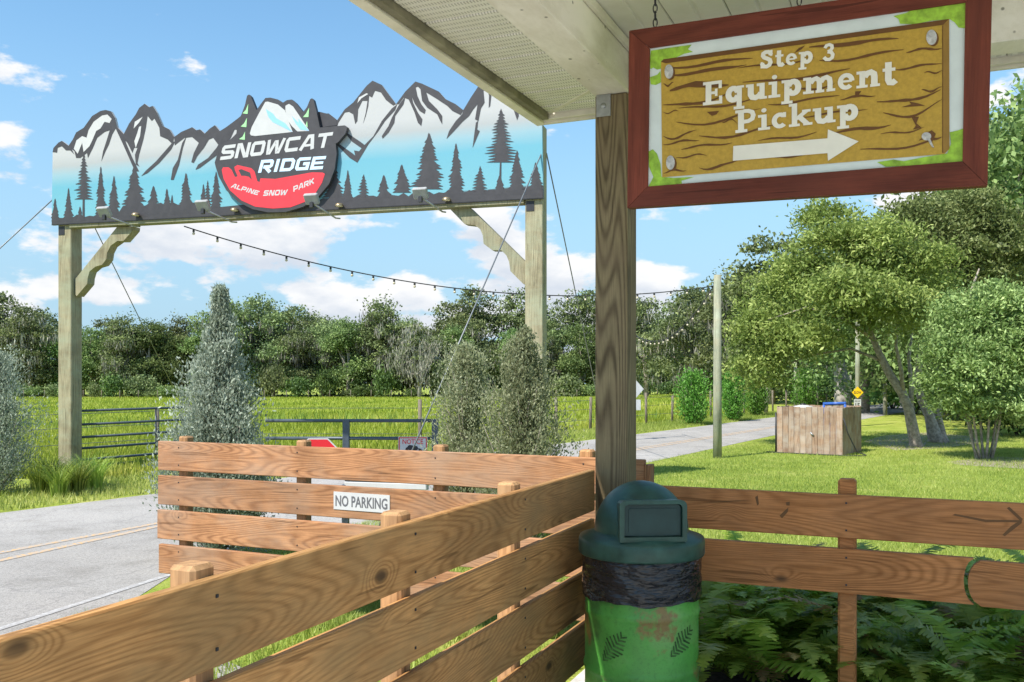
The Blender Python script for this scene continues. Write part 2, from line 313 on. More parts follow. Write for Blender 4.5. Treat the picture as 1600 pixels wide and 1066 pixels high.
def panel_print():
    """printed sky of the gateway sign: white to turquoise towards the foot (ink, not light)"""
    m, n, l, b = new_mat('printed turquoise fade')
    t = n.new('ShaderNodeTexCoord'); s = n.new('ShaderNodeSeparateXYZ'); l.new(t.outputs['Object'], s.inputs[0])
    v = math2(n, l, 'ADD', s.outputs[2], math2(n, l, 'MULTIPLY', s.outputs[0], -0.022))
    w = noise(n, l, mapping(n, l, t.outputs['Object'], (0.6, 1, 1)), 2, 3); v = math2(n, l, 'ADD', v, math2(n, l, 'MULTIPLY', math2(n, l, 'SUBTRACT', w, 0.5), 0.12))
    mr = n.new('ShaderNodeMapRange'); l.new(v, mr.inputs[0]); mr.inputs[1].default_value = 0.0; mr.inputs[2].default_value = 2.0; mr.inputs[3].default_value = 0; mr.inputs[4].default_value = 1
    r = ramp(n, [(0.0, (0.05, 0.047, 0.052)), (0.015, (0.16, 0.40, 0.47)), (0.34, (0.13, 0.37, 0.47)), (0.45, (0.26, 0.41, 0.47)), (0.54, (0.37, 0.385, 0.39)), (0.64, (0.45, 0.45, 0.45))]); l.new(mr.outputs[0], r.inputs[0])
    l.new(r.outputs[0], b.inputs['Base Color']); b.inputs['Roughness'].default_value = 0.45; return m
M['ground'] = ground_mat(); M['asphalt'] = asphalt_mat(); M['paint_white'] = worn_paint('worn white line', (0.56, 0.55, 0.53), 0.56); M['paint_yellow'] = worn_paint('worn yellow line', (0.62, 0.37, 0.14), 0.52)
M['soffit'] = soffit_mat('vented soffit'); M['ceiling'] = soffit_mat('ceiling vinyl', False); M['beam'] = beam_mat()
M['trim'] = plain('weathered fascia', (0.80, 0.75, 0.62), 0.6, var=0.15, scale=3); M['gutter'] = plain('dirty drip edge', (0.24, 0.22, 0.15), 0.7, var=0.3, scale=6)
M['drum'] = drum_mat(); M['bag'] = bag_mat(); M['lid'] = plain('dark green plastic', (0.032, 0.085, 0.062), 0.42, var=0.25, scale=12, bmp=0.05); M['lid_dark'] = plain('green plastic flap', (0.018, 0.05, 0.045), 0.5, var=0.2)
M['concrete'] = plain('patio concrete', (0.58, 0.56, 0.53), 0.85, var=0.2, scale=12, bmp=0.1); M['mulch'] = plain('dark mulch', (0.055, 0.04, 0.03), 0.95, var=0.6, scale=30, bmp=0.8)
M['shingle'] = plain('roof shingle', (0.16, 0.15, 0.14), 0.9, scale=10); M['panel_print'] = panel_print()
M['dirt'] = plain('sandy dirt', (0.34, 0.28, 0.22), 0.95, var=0.35, scale=5)

# ------------------------------------------------------------------ building blocks
def link(name, me, mat=None, parent=None, loc=(0, 0, 0)):
    o = bpy.data.objects.new(name, me); COL.objects.link(o)
    if mat is not None and me is not None and not me.materials: me.materials.append(M[mat] if isinstance(mat, str) else mat)
    o.location = loc
    if parent is not None: o.parent = parent
    return o
def tag(o, label, cat, group=None):
    o['label'] = label; o['category'] = cat
    if group: o['group'] = group
    return o
def thing(name, loc, label, cat, group=None):
    o = bpy.data.objects.new(name, None); COL.objects.link(o); o.location = loc; o.empty_display_size = 0.1
    return tag(o, label, cat, group)
def wpos(parent): return Vector(parent.location) if parent is not None and parent.parent is None else (Vector(parent.location) + wpos(parent.parent) if parent is not None else Vector((0, 0, 0)))
def mesh(name, verts, faces, smooth=False):
    me = bpy.data.meshes.new(name); me.from_pydata([tuple(v) for v in verts], [], faces); me.update()
    if smooth: me.polygons.foreach_set('use_smooth', [True] * len(me.polygons))
    return me
def solid(name, verts, faces, mat, parent=None, smooth=False):
    """world-space vertices; the object's origin goes to their mean"""
    c = sum((Vector(v) for v in verts), Vector()) / len(verts)
    me = mesh(name, [Vector(v) - c for v in verts], faces, smooth)
    return link(name, me, mat, parent, c - (wpos(parent) if parent else Vector()))
def box_mesh(name, L, W, H, bev=0.004):
    bm = bmesh.new(); bmesh.ops.create_cube(bm, size=1)
    for v in bm.verts: v.co = Vector((v.co.x * L, v.co.y * W, v.co.z * H))
    if bev: bmesh.ops.bevel(bm, geom=bm.edges[:], offset=bev, segments=1, affect='EDGES', profile=0.5)
    me = bpy.data.meshes.new(name); bm.to_mesh(me); bm.free(); return me
def frame_rot(x, z=ZX):
    x = Vector(x).normalized(); y = Vector(z).cross(x).normalized(); zz = x.cross(y)
    return Matrix((x, y, zz)).transposed()
def bar(name, p0, p1, W, H, mat, parent=None, bev=0.004, up=ZX):
    """box from p0 to p1 (centre line): local x along, W across, H along 'up'"""
    p0, p1 = Vector(p0), Vector(p1); d = p1 - p0
    o = link(name, box_mesh(name, d.length, W, H, bev), mat, parent)
    m = frame_rot(d, up).to_4x4(); o.rotation_euler = m.to_euler(); o.location = (p0 + p1) / 2 - (wpos(parent) if parent else Vector())
    return o
def prism(name, poly, n, depth, mat, parent=None, both=True):
    """world-space planar polygon extruded by depth along n"""
    n = Vector(n).normalized(); k = len(poly)
    vs = [Vector(p) for p in poly] + [Vector(p) + n * depth for p in poly]
    fs = [list(range(k)), list(range(2 * k - 1, k - 1, -1))] + [[i, i + k, (i + 1) % k + k, (i + 1) % k] for i in range(k)]
    o = solid(name, vs, fs, mat, parent)
    bm = bmesh.new(); bm.from_mesh(o.data); bmesh.ops.recalc_face_normals(bm, faces=bm.faces[:]); bm.to_mesh(o.data); bm.free()
    return o
def tube_geo(pts, radii, seg=8, cap=True):
    pts = [Vector(p) for p in pts]
    if isinstance(radii, (int, float)): radii = [radii] * len(pts)
    vs, fs = [], []
    for i, p in enumerate(pts):
        d = (pts[min(i + 1, len(pts) - 1)] - pts[max(i - 1, 0)]).normalized()
        a = d.cross(Vector((0, 0, 1)) if abs(d.z) < 0.95 else Vector((1, 0, 0))).normalized(); b = d.cross(a)
        for k in range(seg):
            t = 2 * math.pi * k / seg; vs.append(p + (a * math.cos(t) + b * math.sin(t)) * radii[i])
    for i in range(len(pts) - 1):
        for k in range(seg):
            fs.append([i * seg + k, i * seg + (k + 1) % seg, (i + 1) * seg + (k + 1) % seg, (i + 1) * seg + k])
    if cap: fs.append(list(range(seg))[::-1]); fs.append([(len(pts) - 1) * seg + k for k in range(seg)])
    return vs, fs
def tube(name, pts, r, mat, parent=None, seg=8): vs, fs = tube_geo(pts, r, seg); return solid(name, vs, fs, mat, parent, True)
def join_geo(parts):
    V, Fc = [], []
    for vs, fs in parts:
        k = len(V); V += list(vs); Fc += [[i + k for i in f] for f in fs]
    return V, Fc
def lathe(name, prof, c, mat, parent=None, seg=40, smooth=True):
    vs, fs = [], []; c = Vector(c)
    for r, z in prof:
        for k in range(seg):
            t = 2 * math.pi * k / seg; vs.append(c + Vector((r * math.cos(t), r * math.sin(t), z)))
    for i in range(len(prof) - 1):
        for k in range(seg): fs.append([i * seg + k, i * seg + (k + 1) % seg, (i + 1) * seg + (k + 1) % seg, (i + 1) * seg + k])
    return solid(name, vs, fs, mat, parent, smooth)
def sheet(name, pts, mat, z, parent=None):
    vs = [Vector((p.x, p.y, z)) for p in pts]
    o = solid(name, vs, [list(range(len(vs)))], mat, parent)
    if o.data.polygons[0].normal.z < 0: o.data.flip_normals()
    return o
def structure(o): o['kind'] = 'structure'; return o
# flat print: polygons on a sign plane, each layer a little prouder
class Plane:
    def __init__(s, p, n): s.p = Vector(p); s.n = Vector(n).normalized()
    def at(s, px, py, off=0.0): return on_plane(px, py, s.p, s.n) + s.n * off
def decal(name, polys, pl, off, mat, parent, step=0.0002):
    """each polygon (photo pixels) cast on the plane pl, off metres proud of it"""
    for i, poly in enumerate(polys):
        q = [pl.at(x, y) + pl.n * (off + step * (i % 7)) for x, y in poly]
        a = sum(((q[j].cross(q[(j + 1) % len(q)])) for j in range(len(q))), Vector())
        if a.dot(pl.n) < 0: q.reverse()
        solid(name, q, [list(range(len(q)))], mat, parent)
def ribbon(pts, w, closed=False):
    n = len(pts); L, Rr = [], []
    for i in range(n):
        p = Vector(pts[i]); a = Vector(pts[i - 1]) if (i > 0 or closed) else None; b = Vector(pts[(i + 1) % n]) if (i < n - 1 or closed) else None
        d1 = (p - a).normalized() if a is not None else None; d2 = (b - p).normalized() if b is not None else None
        if d1 is None: d1 = d2
        if d2 is None: d2 = d1
        n1 = Vector((-d1.y, d1.x)); n2 = Vector((-d2.y, d2.x)); m = (n1 + n2)
        if m.length < 1e-4: m = n1.copy()
        m.normalize(); k = 1 / max(0.55, m.dot(n1))
        L.append(p + m * (w / 2 * k)); Rr.append(p - m * (w / 2 * k))
    return [[L[i], L[(i + 1) % n], Rr[(i + 1) % n], Rr[i]] for i in range(n if closed else n - 1)]
def arc(cx, cy, rx, ry, a0, a1, n=14): return [(cx + rx * math.cos(R(a0 + (a1 - a0) * i / n)), cy + ry * math.sin(R(a0 + (a1 - a0) * i / n))) for i in range(n + 1)]
def rect(x0, y0, x1, y1): return [[Vector((x0, y0)), Vector((x1, y0)), Vector((x1, y1)), Vector((x0, y1))]]
SW = 0.22
SLAB = {                                                 # heavy slab-serif letters: (advance, layers of quads)
 'S': (0.74, [ribbon([(.58, .72), (.55, .84), (.44, .91), (.30, .91), (.19, .84), (.17, .72), (.24, .61), (.40, .53), (.53, .44), (.57, .30), (.51, .15), (.38, .08), (.24, .10), (.15, .20), (.13, .30)], SW), rect(.54, .66, .66, 1.0), rect(.06, .0, .17, .36)]),
 't': (0.50, [ribbon([(.21, .92), (.21, .22), (.26, .10), (.36, .08), (.46, .16)], SW), rect(.02, .55, .44, .68)]),
 'e': (0.62, [ribbon(arc(.30, .34, .20, .255, 0, 318, 18), .17), rect(.14, .30, .50, .39)]),
 'p': (0.74, [rect(.10, -.30, .29, .68), rect(.0, .56, .12, .68), rect(.0, -.32, .40, -.20), ribbon(arc(.42, .34, .18, .25, -165, 165, 16), SW)]),
 '3': (0.64, [ribbon([(.12, .74), (.20, .88), (.34, .91), (.46, .84), (.48, .70), (.40, .57), (.26, .53)], .17), ribbon([(.26, .52), (.44, .47), (.52, .34), (.49, .17), (.36, .08), (.20, .10), (.08, .24)], .18)]),
 'E': (0.82, [rect(.10, 0, .32, 1), rect(.0, 0, .11, .13), rect(.0, .87, .11, 1), rect(.31, 0, .74, .14), rect(.31, .86, .72, 1), rect(.31, .44, .54, .56), rect(.62, .13, .74, .34), rect(.60, .66, .72, .87), rect(.46, .34, .56, .66)]),
 'q': (0.74, [rect(.43, -.30, .62, .68), rect(.32, -.32, .72, -.20), rect(.60, .58, .70, .68), ribbon(arc(.30, .34, .18, .25, 15, 345, 16), SW)]),
 'u': (0.80, [ribbon([(.18, .68), (.18, .24), (.24, .12), (.36, .09), (.50, .16), (.56, .28)], SW), rect(.0, .56, .12, .68), rect(.50, 0, .69, .68), rect(.40, .56, .52, .68), rect(.66, 0, .78, .11)]),
 'i': (0.44, [rect(.12, 0, .31, .68), rect(.0, .56, .14, .68), rect(.0, 0, .43, .12), ribbon(arc(.215, .86, .045, .045, 0, 360, 10)[:-1], .10, True)]),
 'm': (1.16, [rect(.10, 0, .28, .68), rect(.0, .56, .12, .68), rect(.0, 0, .38, .11), ribbon([(.26, .42), (.34, .56), (.46, .60), (.56, .52), (.57, .38), (.57, .0)], .18), rect(.44, 0, .74, .11), ribbon([(.62, .42), (.70, .56), (.82, .60), (.92, .52), (.94, .38), (.94, .0)], .18), rect(.82, 0, 1.12, .11)]),
 'n': (0.82, [rect(.10, 0, .29, .68), rect(.0, .56, .12, .68), rect(.0, 0, .38, .11), ribbon([(.27, .42), (.35, .56), (.48, .60), (.58, .52), (.60, .38), (.60, .0)], SW), rect(.46, 0, .79, .11)]),
 'P': (0.80, [rect(.10, 0, .32, 1), rect(.0, .0, .44, .13), rect(.0, .87, .12, 1), ribbon([(.30, .93), (.48, .92), (.62, .85), (.66, .70), (.62, .55), (.48, .47), (.30, .46)], .17)]),
 'c': (0.60, [ribbon(arc(.31, .34, .20, .255, 45, 318, 16), .18), rect(.42, .46, .53, .68)]),
 'k': (0.80, [rect(.10, 0, .29, 1), rect(.0, .88, .12, 1), rect(.0, 0, .38, .11), ribbon([(.62, .62), (.26, .32)], .15), ribbon([(.36, .40), (.64, .06)], .19), rect(.46, .57, .76, .68), rect(.50, 0, .82, .11)]),
 ' ': (0.34, []),
}
TW = 0.24
TECH = {                                                 # squared sporty capitals
 'S': (1.0, [ribbon([(.96, .88), (.18, .88), (.12, .80), (.12, .60), (.20, .52), (.80, .48), (.88, .40), (.88, .20), (.80, .12), (.02, .12)], TW)]),
 'N': (1.0, [ribbon([(.12, 0), (.12, .9), (.28, .9), (.72, .1), (.88, .1), (.88, 1)], TW)]),
 'O': (1.0, [ribbon([(.20, .12), (.80, .12), (.88, .22), (.88, .78), (.80, .88), (.20, .88), (.12, .78), (.12, .22)], TW, True)]),
 'W': (1.3, [ribbon([(.12, 1), (.22, .1), (.34, .1), (.62, .8), (.72, .8), (.86, .1), (.98, .1), (1.22, 1)], .22)]),
 'C': (1.0, [ribbon([(.98, .88), (.20, .88), (.12, .78), (.12, .22), (.20, .12), (.96, .12)], TW)]),
 'A': (1.05, [ribbon([(.06, 0), (.48, .9), (.72, .9), (.92, 0)], TW), rect(.32, .22, .84, .38)]),
 'T': (0.95, [rect(0, .77, 1.0, 1), rect(.38, 0, .62, .78)]),
 'R': (1.0, [ribbon([(.12, 0), (.12, .88), (.80, .88), (.88, .80), (.88, .52), (.80, .44), (.30, .44)], TW), ribbon([(.48, .42), (.90, 0)], TW)]),
 'I': (0.36, [rect(.06, 0, .30, 1)]),
 'D': (1.0, [ribbon([(.12, .12), (.74, .12), (.88, .26), (.88, .74), (.74, .88), (.12, .88)], TW, True)]),
 'G': (1.0, [ribbon([(.98, .88), (.20, .88), (.12, .78), (.12, .22), (.20, .12), (.88, .12), (.88, .50), (.52, .50)], TW)]),
 'E': (0.95, [ribbon([(.96, .88), (.12, .88), (.12, .12), (.94, .12)], TW), rect(.22, .40, .86, .60)]),
 'L': (0.85, [ribbon([(.12, 1), (.12, .12), (.86, .12)], TW)]),
 'P': (0.98, [ribbon([(.12, 0), (.12, .88), (.80, .88), (.88, .80), (.88, .50), (.80, .40), (.24, .40)], TW)]),
 'K': (1.0, [rect(0, 0, .24, 1), ribbon([(.92, .96), (.26, .46)], TW), ribbon([(.44, .54), (.92, .02)], TW)]),
 ' ': (0.5, []),
}
def lettering(name, text, font, pl, p0, p1, top, off, mat, parent, gap=0.14, lean=0.0, curve=0.0):
    """text on pl: baseline from pixel p0 to p1, cap height up to pixel 'top' (above p0); curve sags the baseline"""
    a, b, c = pl.at(*p0), pl.at(*p1), pl.at(*top)
    ex = (b - a); W = ex.length; ex.normalize(); up = (c - a); up = up - ex * up.dot(ex); H = up.length; up.normalize()
    adv = sum(font[ch][0] + gap for ch in text) - gap; sx = W / adv
    x = 0.0
    for ch in text:
        vs, fs = [], []
        w, layers = font[ch]
        cx = (x + w / 2) / adv; dip = -curve * 4 * cx * (1 - cx); slope = -curve * 4 * (1 - 2 * cx) / W
        for lay_i, quads in enumerate(layers):
            o = off + 0.0004 * lay_i
            for q in quads:
                k = len(vs); pts = []
                for v in q:
                    gx = (x + v.x) * sx + lean * v.y * H; gy = v.y * H + dip + slope * (v.x - w / 2) * sx
                    pts.append(a + ex * gx + up * gy + pl.n * o)
                if (pts[1] - pts[0]).cross(pts[2] - pts[0]).dot(pl.n) < 0: pts.reverse()
                vs += pts; fs.append([k, k + 1, k + 2, k + 3])
        x += w + gap
        if vs: solid('letter', vs, fs, mat, parent)
def text_print(name, body, pl, p0, p1, top, off, mat, parent, bold=0.0):
    """plain sans lettering, same placing rule"""
    cu = bpy.data.curves.new(name, 'FONT'); cu.body = body; cu.offset = bold; cu.resolution_u = 3
    o = bpy.data.objects.new(name, cu); COL.objects.link(o)
    bpy.context.view_layer.update(); me = bpy.data.meshes.new_from_object(o.evaluated_get(bpy.context.evaluated_depsgraph_get()))
    bpy.data.objects.remove(o); bpy.data.curves.remove(cu)
    co = np.array([v.co[:] for v in me.vertices]); mn, mx = co.min(0), co.max(0)
    a, b, c = pl.at(*p0), pl.at(*p1), pl.at(*top); ex = b - a; up = c - a
    vs = [a + ex * ((v[0] - mn[0]) / (mx[0] - mn[0])) + up * ((v[1] - mn[1]) / (mx[1] - mn[1])) + pl.n * off for v in co]
    return solid(name, vs, [list(p.vertices) for p in me.polygons], mat, parent)

# ------------------------------------------------------------------ the ground, road and markings
gv, gf = [], []
xs = list(range(-320, 321, 5)); ys = list(range(-60, 421, 5))
for y in ys:
    for x in xs: gv.append((x, y, gz(x, y)))
nx = len(xs)
for j in range(len(ys) - 1):
    for i in range(nx - 1): gf.append([j * nx + i, j * nx + i + 1, (j + 1) * nx + i + 1, (j + 1) * nx + i])
structure(link('ground', mesh('ground', gv, gf, True), 'ground'))
near = [ground(1212, 680), ground(1009, 724), ground(620, 815), ground(272, 897)]
tip = ground(172, 962)
road_pts = [TQ(-60, 12.05), TQ(150, 12.05), TQ(150, 8.3)] + near + [tip, AB(-1.3, -0.24), AB(-5.5, -0.24), AB(-24, -0.24), TQ(-60, -8)]
structure(sheet('road', road_pts, 'asphalt', 0.004))
def strip(name, pts, w, mat, z):
    vs, fs = [], []
    for i, p in enumerate(pts):
        d = (pts[min(i + 1, len(pts) - 1)] - pts[max(0, i - 1)]).normalized(); s = Vector((-d.y, d.x, 0)) * (w / 2)
        vs += [Vector((p.x, p.y, z)) + s, Vector((p.x, p.y, z)) - s]
    fs = [[2 * i + 1, 2 * i + 3, 2 * i + 2, 2 * i] for i in range(len(pts) - 1)]
    return structure(solid(name, vs, fs, mat))
for ya, yb in ((864.7, 819), (877, 824)):
    a, b = ground(0, ya), ground(244, yb)
    strip('yellow_centre_line', [a - (b - a) * 8, a, b, b + RD * 8, b + RD * 60 + RN * 0.5], 0.10, 'paint_yellow', 0.008)
a, b = ground(0, 984), ground(268, 898)
strip('white_edge_line', [a - (b - a) * 5, a, b], 0.07, 'paint_white', 0.008)
structure(sheet('white_stop_marking', [ground(*p) for p in ((-60, 1052), (-50, 1006), (16, 990), (60, 977), (47, 1007), (0, 1024))], 'paint_white', 0.008))
structure(solid('patio_slab', [AB(a, b, z) for z in (-0.1, 0.03) for a, b in ((-24, -0.22), (-24, 16), (-0.28, 16), (-0.28, 0.15), (0.16, 0.15), (0.16, -0.22))],
      [[0, 1, 2, 3, 4, 5][::-1], [6, 7, 8, 9, 10, 11]] + [[i, (i + 1) % 6, (i + 1) % 6 + 6, i + 6] for i in range(6)], 'concrete'))  # unseen reach behind and to the right enlarged to bounce sunlight under the roof
if bpy.data.objects['patio_slab'].data.polygons[1].normal.z < 0: bpy.data.objects['patio_slab'].data.flip_normals()
structure(sheet('planting_bed', [AB(-0.27, 0.2), AB(-0.27, 9), AB(2.4, 9), AB(2.7, 4), AB(2.5, 0.2)], 'mulch', 0.004))
structure(sheet('bare_earth', [ground(*p) for p in ((1478, 722), (1560, 714), (1760, 722), (1760, 745), (1600, 733), (1500, 727))], 'dirt', 0.004))
structure(sheet('tree_mulch', [ground(*p) for p in ((1350, 690), (1380, 681), (1450, 676), (1520, 682), (1530, 692), (1480, 700), (1400, 704))], 'dirt', 0.004))

# ------------------------------------------------------------------ the porch: column, beams, soffit, ceiling
porch = thing('porch_roof', AB(0, 0), 'weathered pale porch roof with vented soffit on a grained timber column', 'porch')
EA, EB, ES = 0.61, -0.69, 3.50                           # eaves: front, side and soffit height
CWd = 0.19
RA0, RB1 = -4.3, 4.0  # unseen back and right ends, cut short so the sunlit floor bounces light in
bar('column', AB(0, 0, 0.03), AB(0, 0, 3.385), CWd, CWd, 'column', porch, 0.006, up=AX)
bpy.data.objects['column'].data.transform(Matrix.Rotation(R(-90), 4, 'Y')); bpy.data.objects['column'].rotation_euler = (0, 0, -TH)
def solid_box(name, a0, a1, b0, b1, z0, z1, mat, parent, bev=0.003):
    me = box_mesh(name, a1 - a0, b1 - b0, z1 - z0, bev)
    o = link(name, me, mat, parent, AB((a0 + a1) / 2, (b0 + b1) / 2, (z0 + z1) / 2) - wpos(parent)); o.rotation_euler = (0, 0, math.pi / 2 - TH)
    # local x runs along A, local y along -B
    return o
solid_box('side_beam', RA0, 0.105, -0.105, 0.105, 3.387, 3.63, 'beam', porch, 0.006)
solid_box('front_beam', -0.105, 0.1, 0.108, RB1 - .3, 3.39, 3.628, 'beam', porch, 0.006)
solid_box('roof_deck', RA0, EA - 0.02, EB + 0.02, RB1, 3.75, 3.95, 'shingle', porch)
solid_box('fascia', RA0, EA, EB - 0.065, EB, 3.47, 3.78, 'trim', porch)
solid_box('fascia', EA, EA + 0.03, EB - 0.065, RB1, 3.47, 3.78, 'trim', porch)
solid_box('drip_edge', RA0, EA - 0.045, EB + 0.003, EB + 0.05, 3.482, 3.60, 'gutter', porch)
solid_box('drip_edge', EA - 0.04, EA - 0.003, EB + 0.003, RB1, 3.486, 3.60, 'trim', porch)
pw = 0.305
k = 0
a = EA - 0.05
soff_me = {}
while a > RA0 + pw:                                          # vented vinyl soffit panels, each with two raised ribs
    a0 = a - pw; L = -0.108 - (EB + 0.056)
    if 'm' not in soff_me:
        vs, fs = [], []
        prof = [(-pw / 2, 0.0), (-pw / 2 + .004, -.008), (-.012, -.008), (-.006, 0.0), (.006, 0.0), (.012, -.008), (pw / 2 - .004, -.008), (pw / 2 - .001, 0.0)]
        for y in (-L / 2, L / 2): vs += [(x, y, z) for x, z in prof]
        fs = [[i, i + 8, i + 9, i + 1] for i in range(7)]
        soff_me['m'] = mesh('soffit_panel', vs, fs)
    o = link('soffit_panel', soff_me['m'], 'soffit', porch, AB(a - pw / 2, (EB + 0.056 - 0.108) / 2, ES + 0.03) - wpos(porch)); o.rotation_euler = (0, 0, math.pi / 2 - TH)
    a -= pw + 0.001; k += 1
b = -0.10
fl = EA - 0.05 - 0.108
while b < RB1 - pw:                                           # front soffit panels run the other way
    if 'f' not in soff_me:
        vs = []
        prof = [(-pw / 2, 0.0), (-pw / 2 + .004, -.008), (-.012, -.008), (-.006, 0.0), (.006, 0.0), (.012, -.008), (pw / 2 - .004, -.008), (pw / 2 - .001, 0.0)]
        for y in (-fl / 2, fl / 2): vs += [(x, y, z) for x, z in prof]
        soff_me['f'] = mesh('soffit_panel', vs, [[i, i + 8, i + 9, i + 1] for i in range(7)])
    o = link('soffit_panel', soff_me['f'], 'soffit', porch, AB((0.108 + EA - 0.05) / 2, b + pw / 2, ES + 0.03) - wpos(porch)); o.rotation_euler = (0, 0, -TH)
    b += pw + 0.001
bar('soffit_trim', AB(EA - 0.05, EB + 0.055, ES + 0.024), AB(0.108, -0.104, ES + 0.024), 0.035, 0.012, 'trim', porch)
cp = 0.30; b = 0.108
while b < RB1 - cp:                                           # ribbed ceiling panels
    if 'c' not in soff_me:
        vs = []
        prof = [(-cp / 2, 0.0), (-cp / 2 + .006, -.009), (-.014, -.009), (-.007, 0.0), (.007, 0.0), (.014, -.009), (cp / 2 - .006, -.009), (cp / 2 - .001, 0.0)]
        for y in (-2.09, 2.09): vs += [(x, y, z) for x, z in prof]
        soff_me['c'] = mesh('ceiling_panel', vs, [[i, i + 8, i + 9, i + 1] for i in range(7)])
    o = link('ceiling_panel', soff_me['c'], 'ceiling', porch, AB(-2.2, b + cp / 2, 3.66) - wpos(porch)); o.rotation_euler = (0, 0, -TH)
    b += cp + 0.001
solid_box('ceiling_trim', RA0, -0.105, 0.108, 0.135, 3.602, 3.645, 'trim', porch)
# bolted plate and nail strap on the column
colA = -0.098
def on_col(b0, b1, z0, z1, name, mat, t=0.006): return solid_box(name, colA - t, colA, b0, b1, z0, z1, mat, porch, 0.001)
pl_ = on_col(-0.085, 0.0, 3.26, 3.385, 'bolt_plate', 'metal')
p = AB(colA - 0.012, -0.042, 3.32); lathe('bolt', [(0.0, 0.016), (0.014, 0.014), (0.018, 0.0)], (0, 0, 0), 'metal', porch, 10).location = p - wpos(porch)
bo = bpy.data.objects['bolt']; bo.rotation_euler = (R(90), 0, -TH)
st = solid_box('nail_strap', -0.02, 0.03, 0.097, 0.102, 3.13, 3.40, 'print_white', porch, 0.0005)
for i in range(9):
    for s in (-1, 1):
        h = link('strap_hole', soff_me.setdefault('h', box_mesh('strap_hole', 0.008, 0.003, 0.010, 0)), 'black_ink', porch, AB(0.005 + s * 0.012, 0.1025, 3.15 + i * 0.027) - wpos(porch)); h.rotation_euler = (0, 0, math.pi / 2 - TH)

# ------------------------------------------------------------------ fences
RH, RT, PIT = 0.235, 0.038, 0.2785
def nails(parent, p, n):
    for dz in (-0.07, 0.07):
        q = Vector(p) + ZX * dz
        if 'n' not in soff_me: soff_me['n'] = box_mesh('nail', 0.009, 0.004, 0.009, 0)
        o = link('nail', soff_me['n'], 'darkmetal', parent, q - wpos(parent)); o.rotation_euler = frame_rot(n.cross(ZX)).to_4x4().to_euler()
def post_mesh(w, h):
    return box_mesh('post', w, w, h, 0.012)
def fence_post(parent, p, z0, z1, w=0.089, mat='post'):
    o = link('post', post_mesh(w, z1 - z0), mat, parent, Vector((p.x, p.y, (z0 + z1) / 2)) - wpos(parent)); o.rotation_euler = (0, 0, -TH + random.uniform(-.03, .03)); return o
# the long fence beside the patio
FB = -0.095 - RT
f1 = thing('patio_fence', AB(-2, FB), 'long olive brown plank fence running from the column along the patio edge', 'fence')
for i in range(4):
    zc = 1.243 - i * PIT - RH / 2
    bar('rail', AB(-6.2, FB + RT / 2, zc), AB(-0.10 if i else -0.098, FB + RT / 2, zc + random.uniform(-.004, .004)), RT, RH, 'rail_in', f1, 0.005)
pl0 = AB(0, FB - 0.046)
pposts = [line_at_px(x, pl0, AX) for x in (300, 618, 795)]
for p in pposts:
    fence_post(f1, p, 0.0, 1.275)
    for i in range(4): nails(f1, p + BX * (0.046 + RT + 0.001) + ZX * (1.243 - i * PIT - RH / 2), BX)
# the sunny fence at right angles to it
BA = 0.545
f2 = thing('road_fence', AB(BA, -2), 'sunlit orange plank fence carrying the no parking plate in front of the road', 'fence')
for i in range(4):
    zc = 1.255 - i * PIT - RH / 2
    bar('rail', AB(BA + RT / 2, -4.04 + random.uniform(-.01, .01), zc), AB(BA + RT / 2, 0.02, zc + random.uniform(-.006, .006)), RT, RH, 'rail', f2, 0.005)
pl1 = AB(BA + RT + 0.046, 0)
for x in (291, 475, 689, 918):
    p = line_at_px(x, pl1, BX); fence_post(f2, p, 0, 1.295)
    for i in range(4): nails(f2, p - AX * (0.046 + RT + 0.001) + ZX * (1.255 - i * PIT - RH / 2), -AX)
bar('end_board', AB(BA + 0.02, 0.045, 0.2), AB(BA + 0.02, 0.045, 1.22), 0.04, 0.09, 'rail', f2, up=AX)
# right-hand fence
RA = -0.10
f3 = thing('garden_fence', AB(RA, 1.3), 'reddish brown two rail plank fence in front of the fern bed', 'fence')
pR = line_at_px(1330, AB(RA, 0), BX); DR = pR.y
def zR(py): return CAM_H - (py - HY) / F * DR
b_end = (line_at_px(1522, AB(RA, 0), BX) - AB(RA, 0)).dot(BX)
bar('rail', AB(RA + RT / 2, 0.10, (zR(774) + zR(842)) / 2), AB(RA + RT / 2, 3.4, (zR(774) + zR(842)) / 2), RT, zR(774) - zR(842), 'rail_red', f3, 0.005)
zt, zb = zR(859), zR(928); rr = (zt - zb) / 2; zm = (zt + zb) / 2
n_a = 10
def local_prism(name, poly, z_c, b_c, mat):              # poly in (b, z) about (b_c, z_c)
    k = len(poly); vs = [(x, y, z) for y in (0, RT) for x, z in poly]
    fs = [list(range(k)), list(range(2 * k - 1, k - 1, -1))] + [[i + k, (i + 1) % k + k, (i + 1) % k, i] for i in range(k)]
    me = mesh(name, vs, fs); bm = bmesh.new(); bm.from_mesh(me); bmesh.ops.recalc_face_normals(bm, faces=bm.faces[:]); bm.to_mesh(me); bm.free()
    o = link(name, me, mat, f3, AB(RA, b_c, z_c) - wpos(f3)); o.rotation_euler = (0, 0, -TH); return o
h = rr; bow = 0.055
def bowx(z): return -bow * math.sqrt(max(0, 1 - (z / (h * 1.02)) ** 2))
zsamp = [-h + 2 * h * i / n_a for i in range(n_a + 1)]
bc = (0.10 + b_end) / 2
local_prism('rail', [(0.10 - bc, -h)] + [(b_end + bowx(z) + 0.01 - bc, z) for z in zsamp] + [(0.10 - bc, h)], zm, bc, 'rail_red')
b_s = b_end + 0.025; bc2 = (b_s + 3.4) / 2
local_prism('rail', [(3.4 - bc2, h - .004)] + [(b_s + bowx(z) * 1.3 + 0.02 - bc2, z * 0.98 - .002) for z in zsamp[::-1]] + [(3.4 - bc2, -h)], zm - 0.006, bc2, 'rail_red')
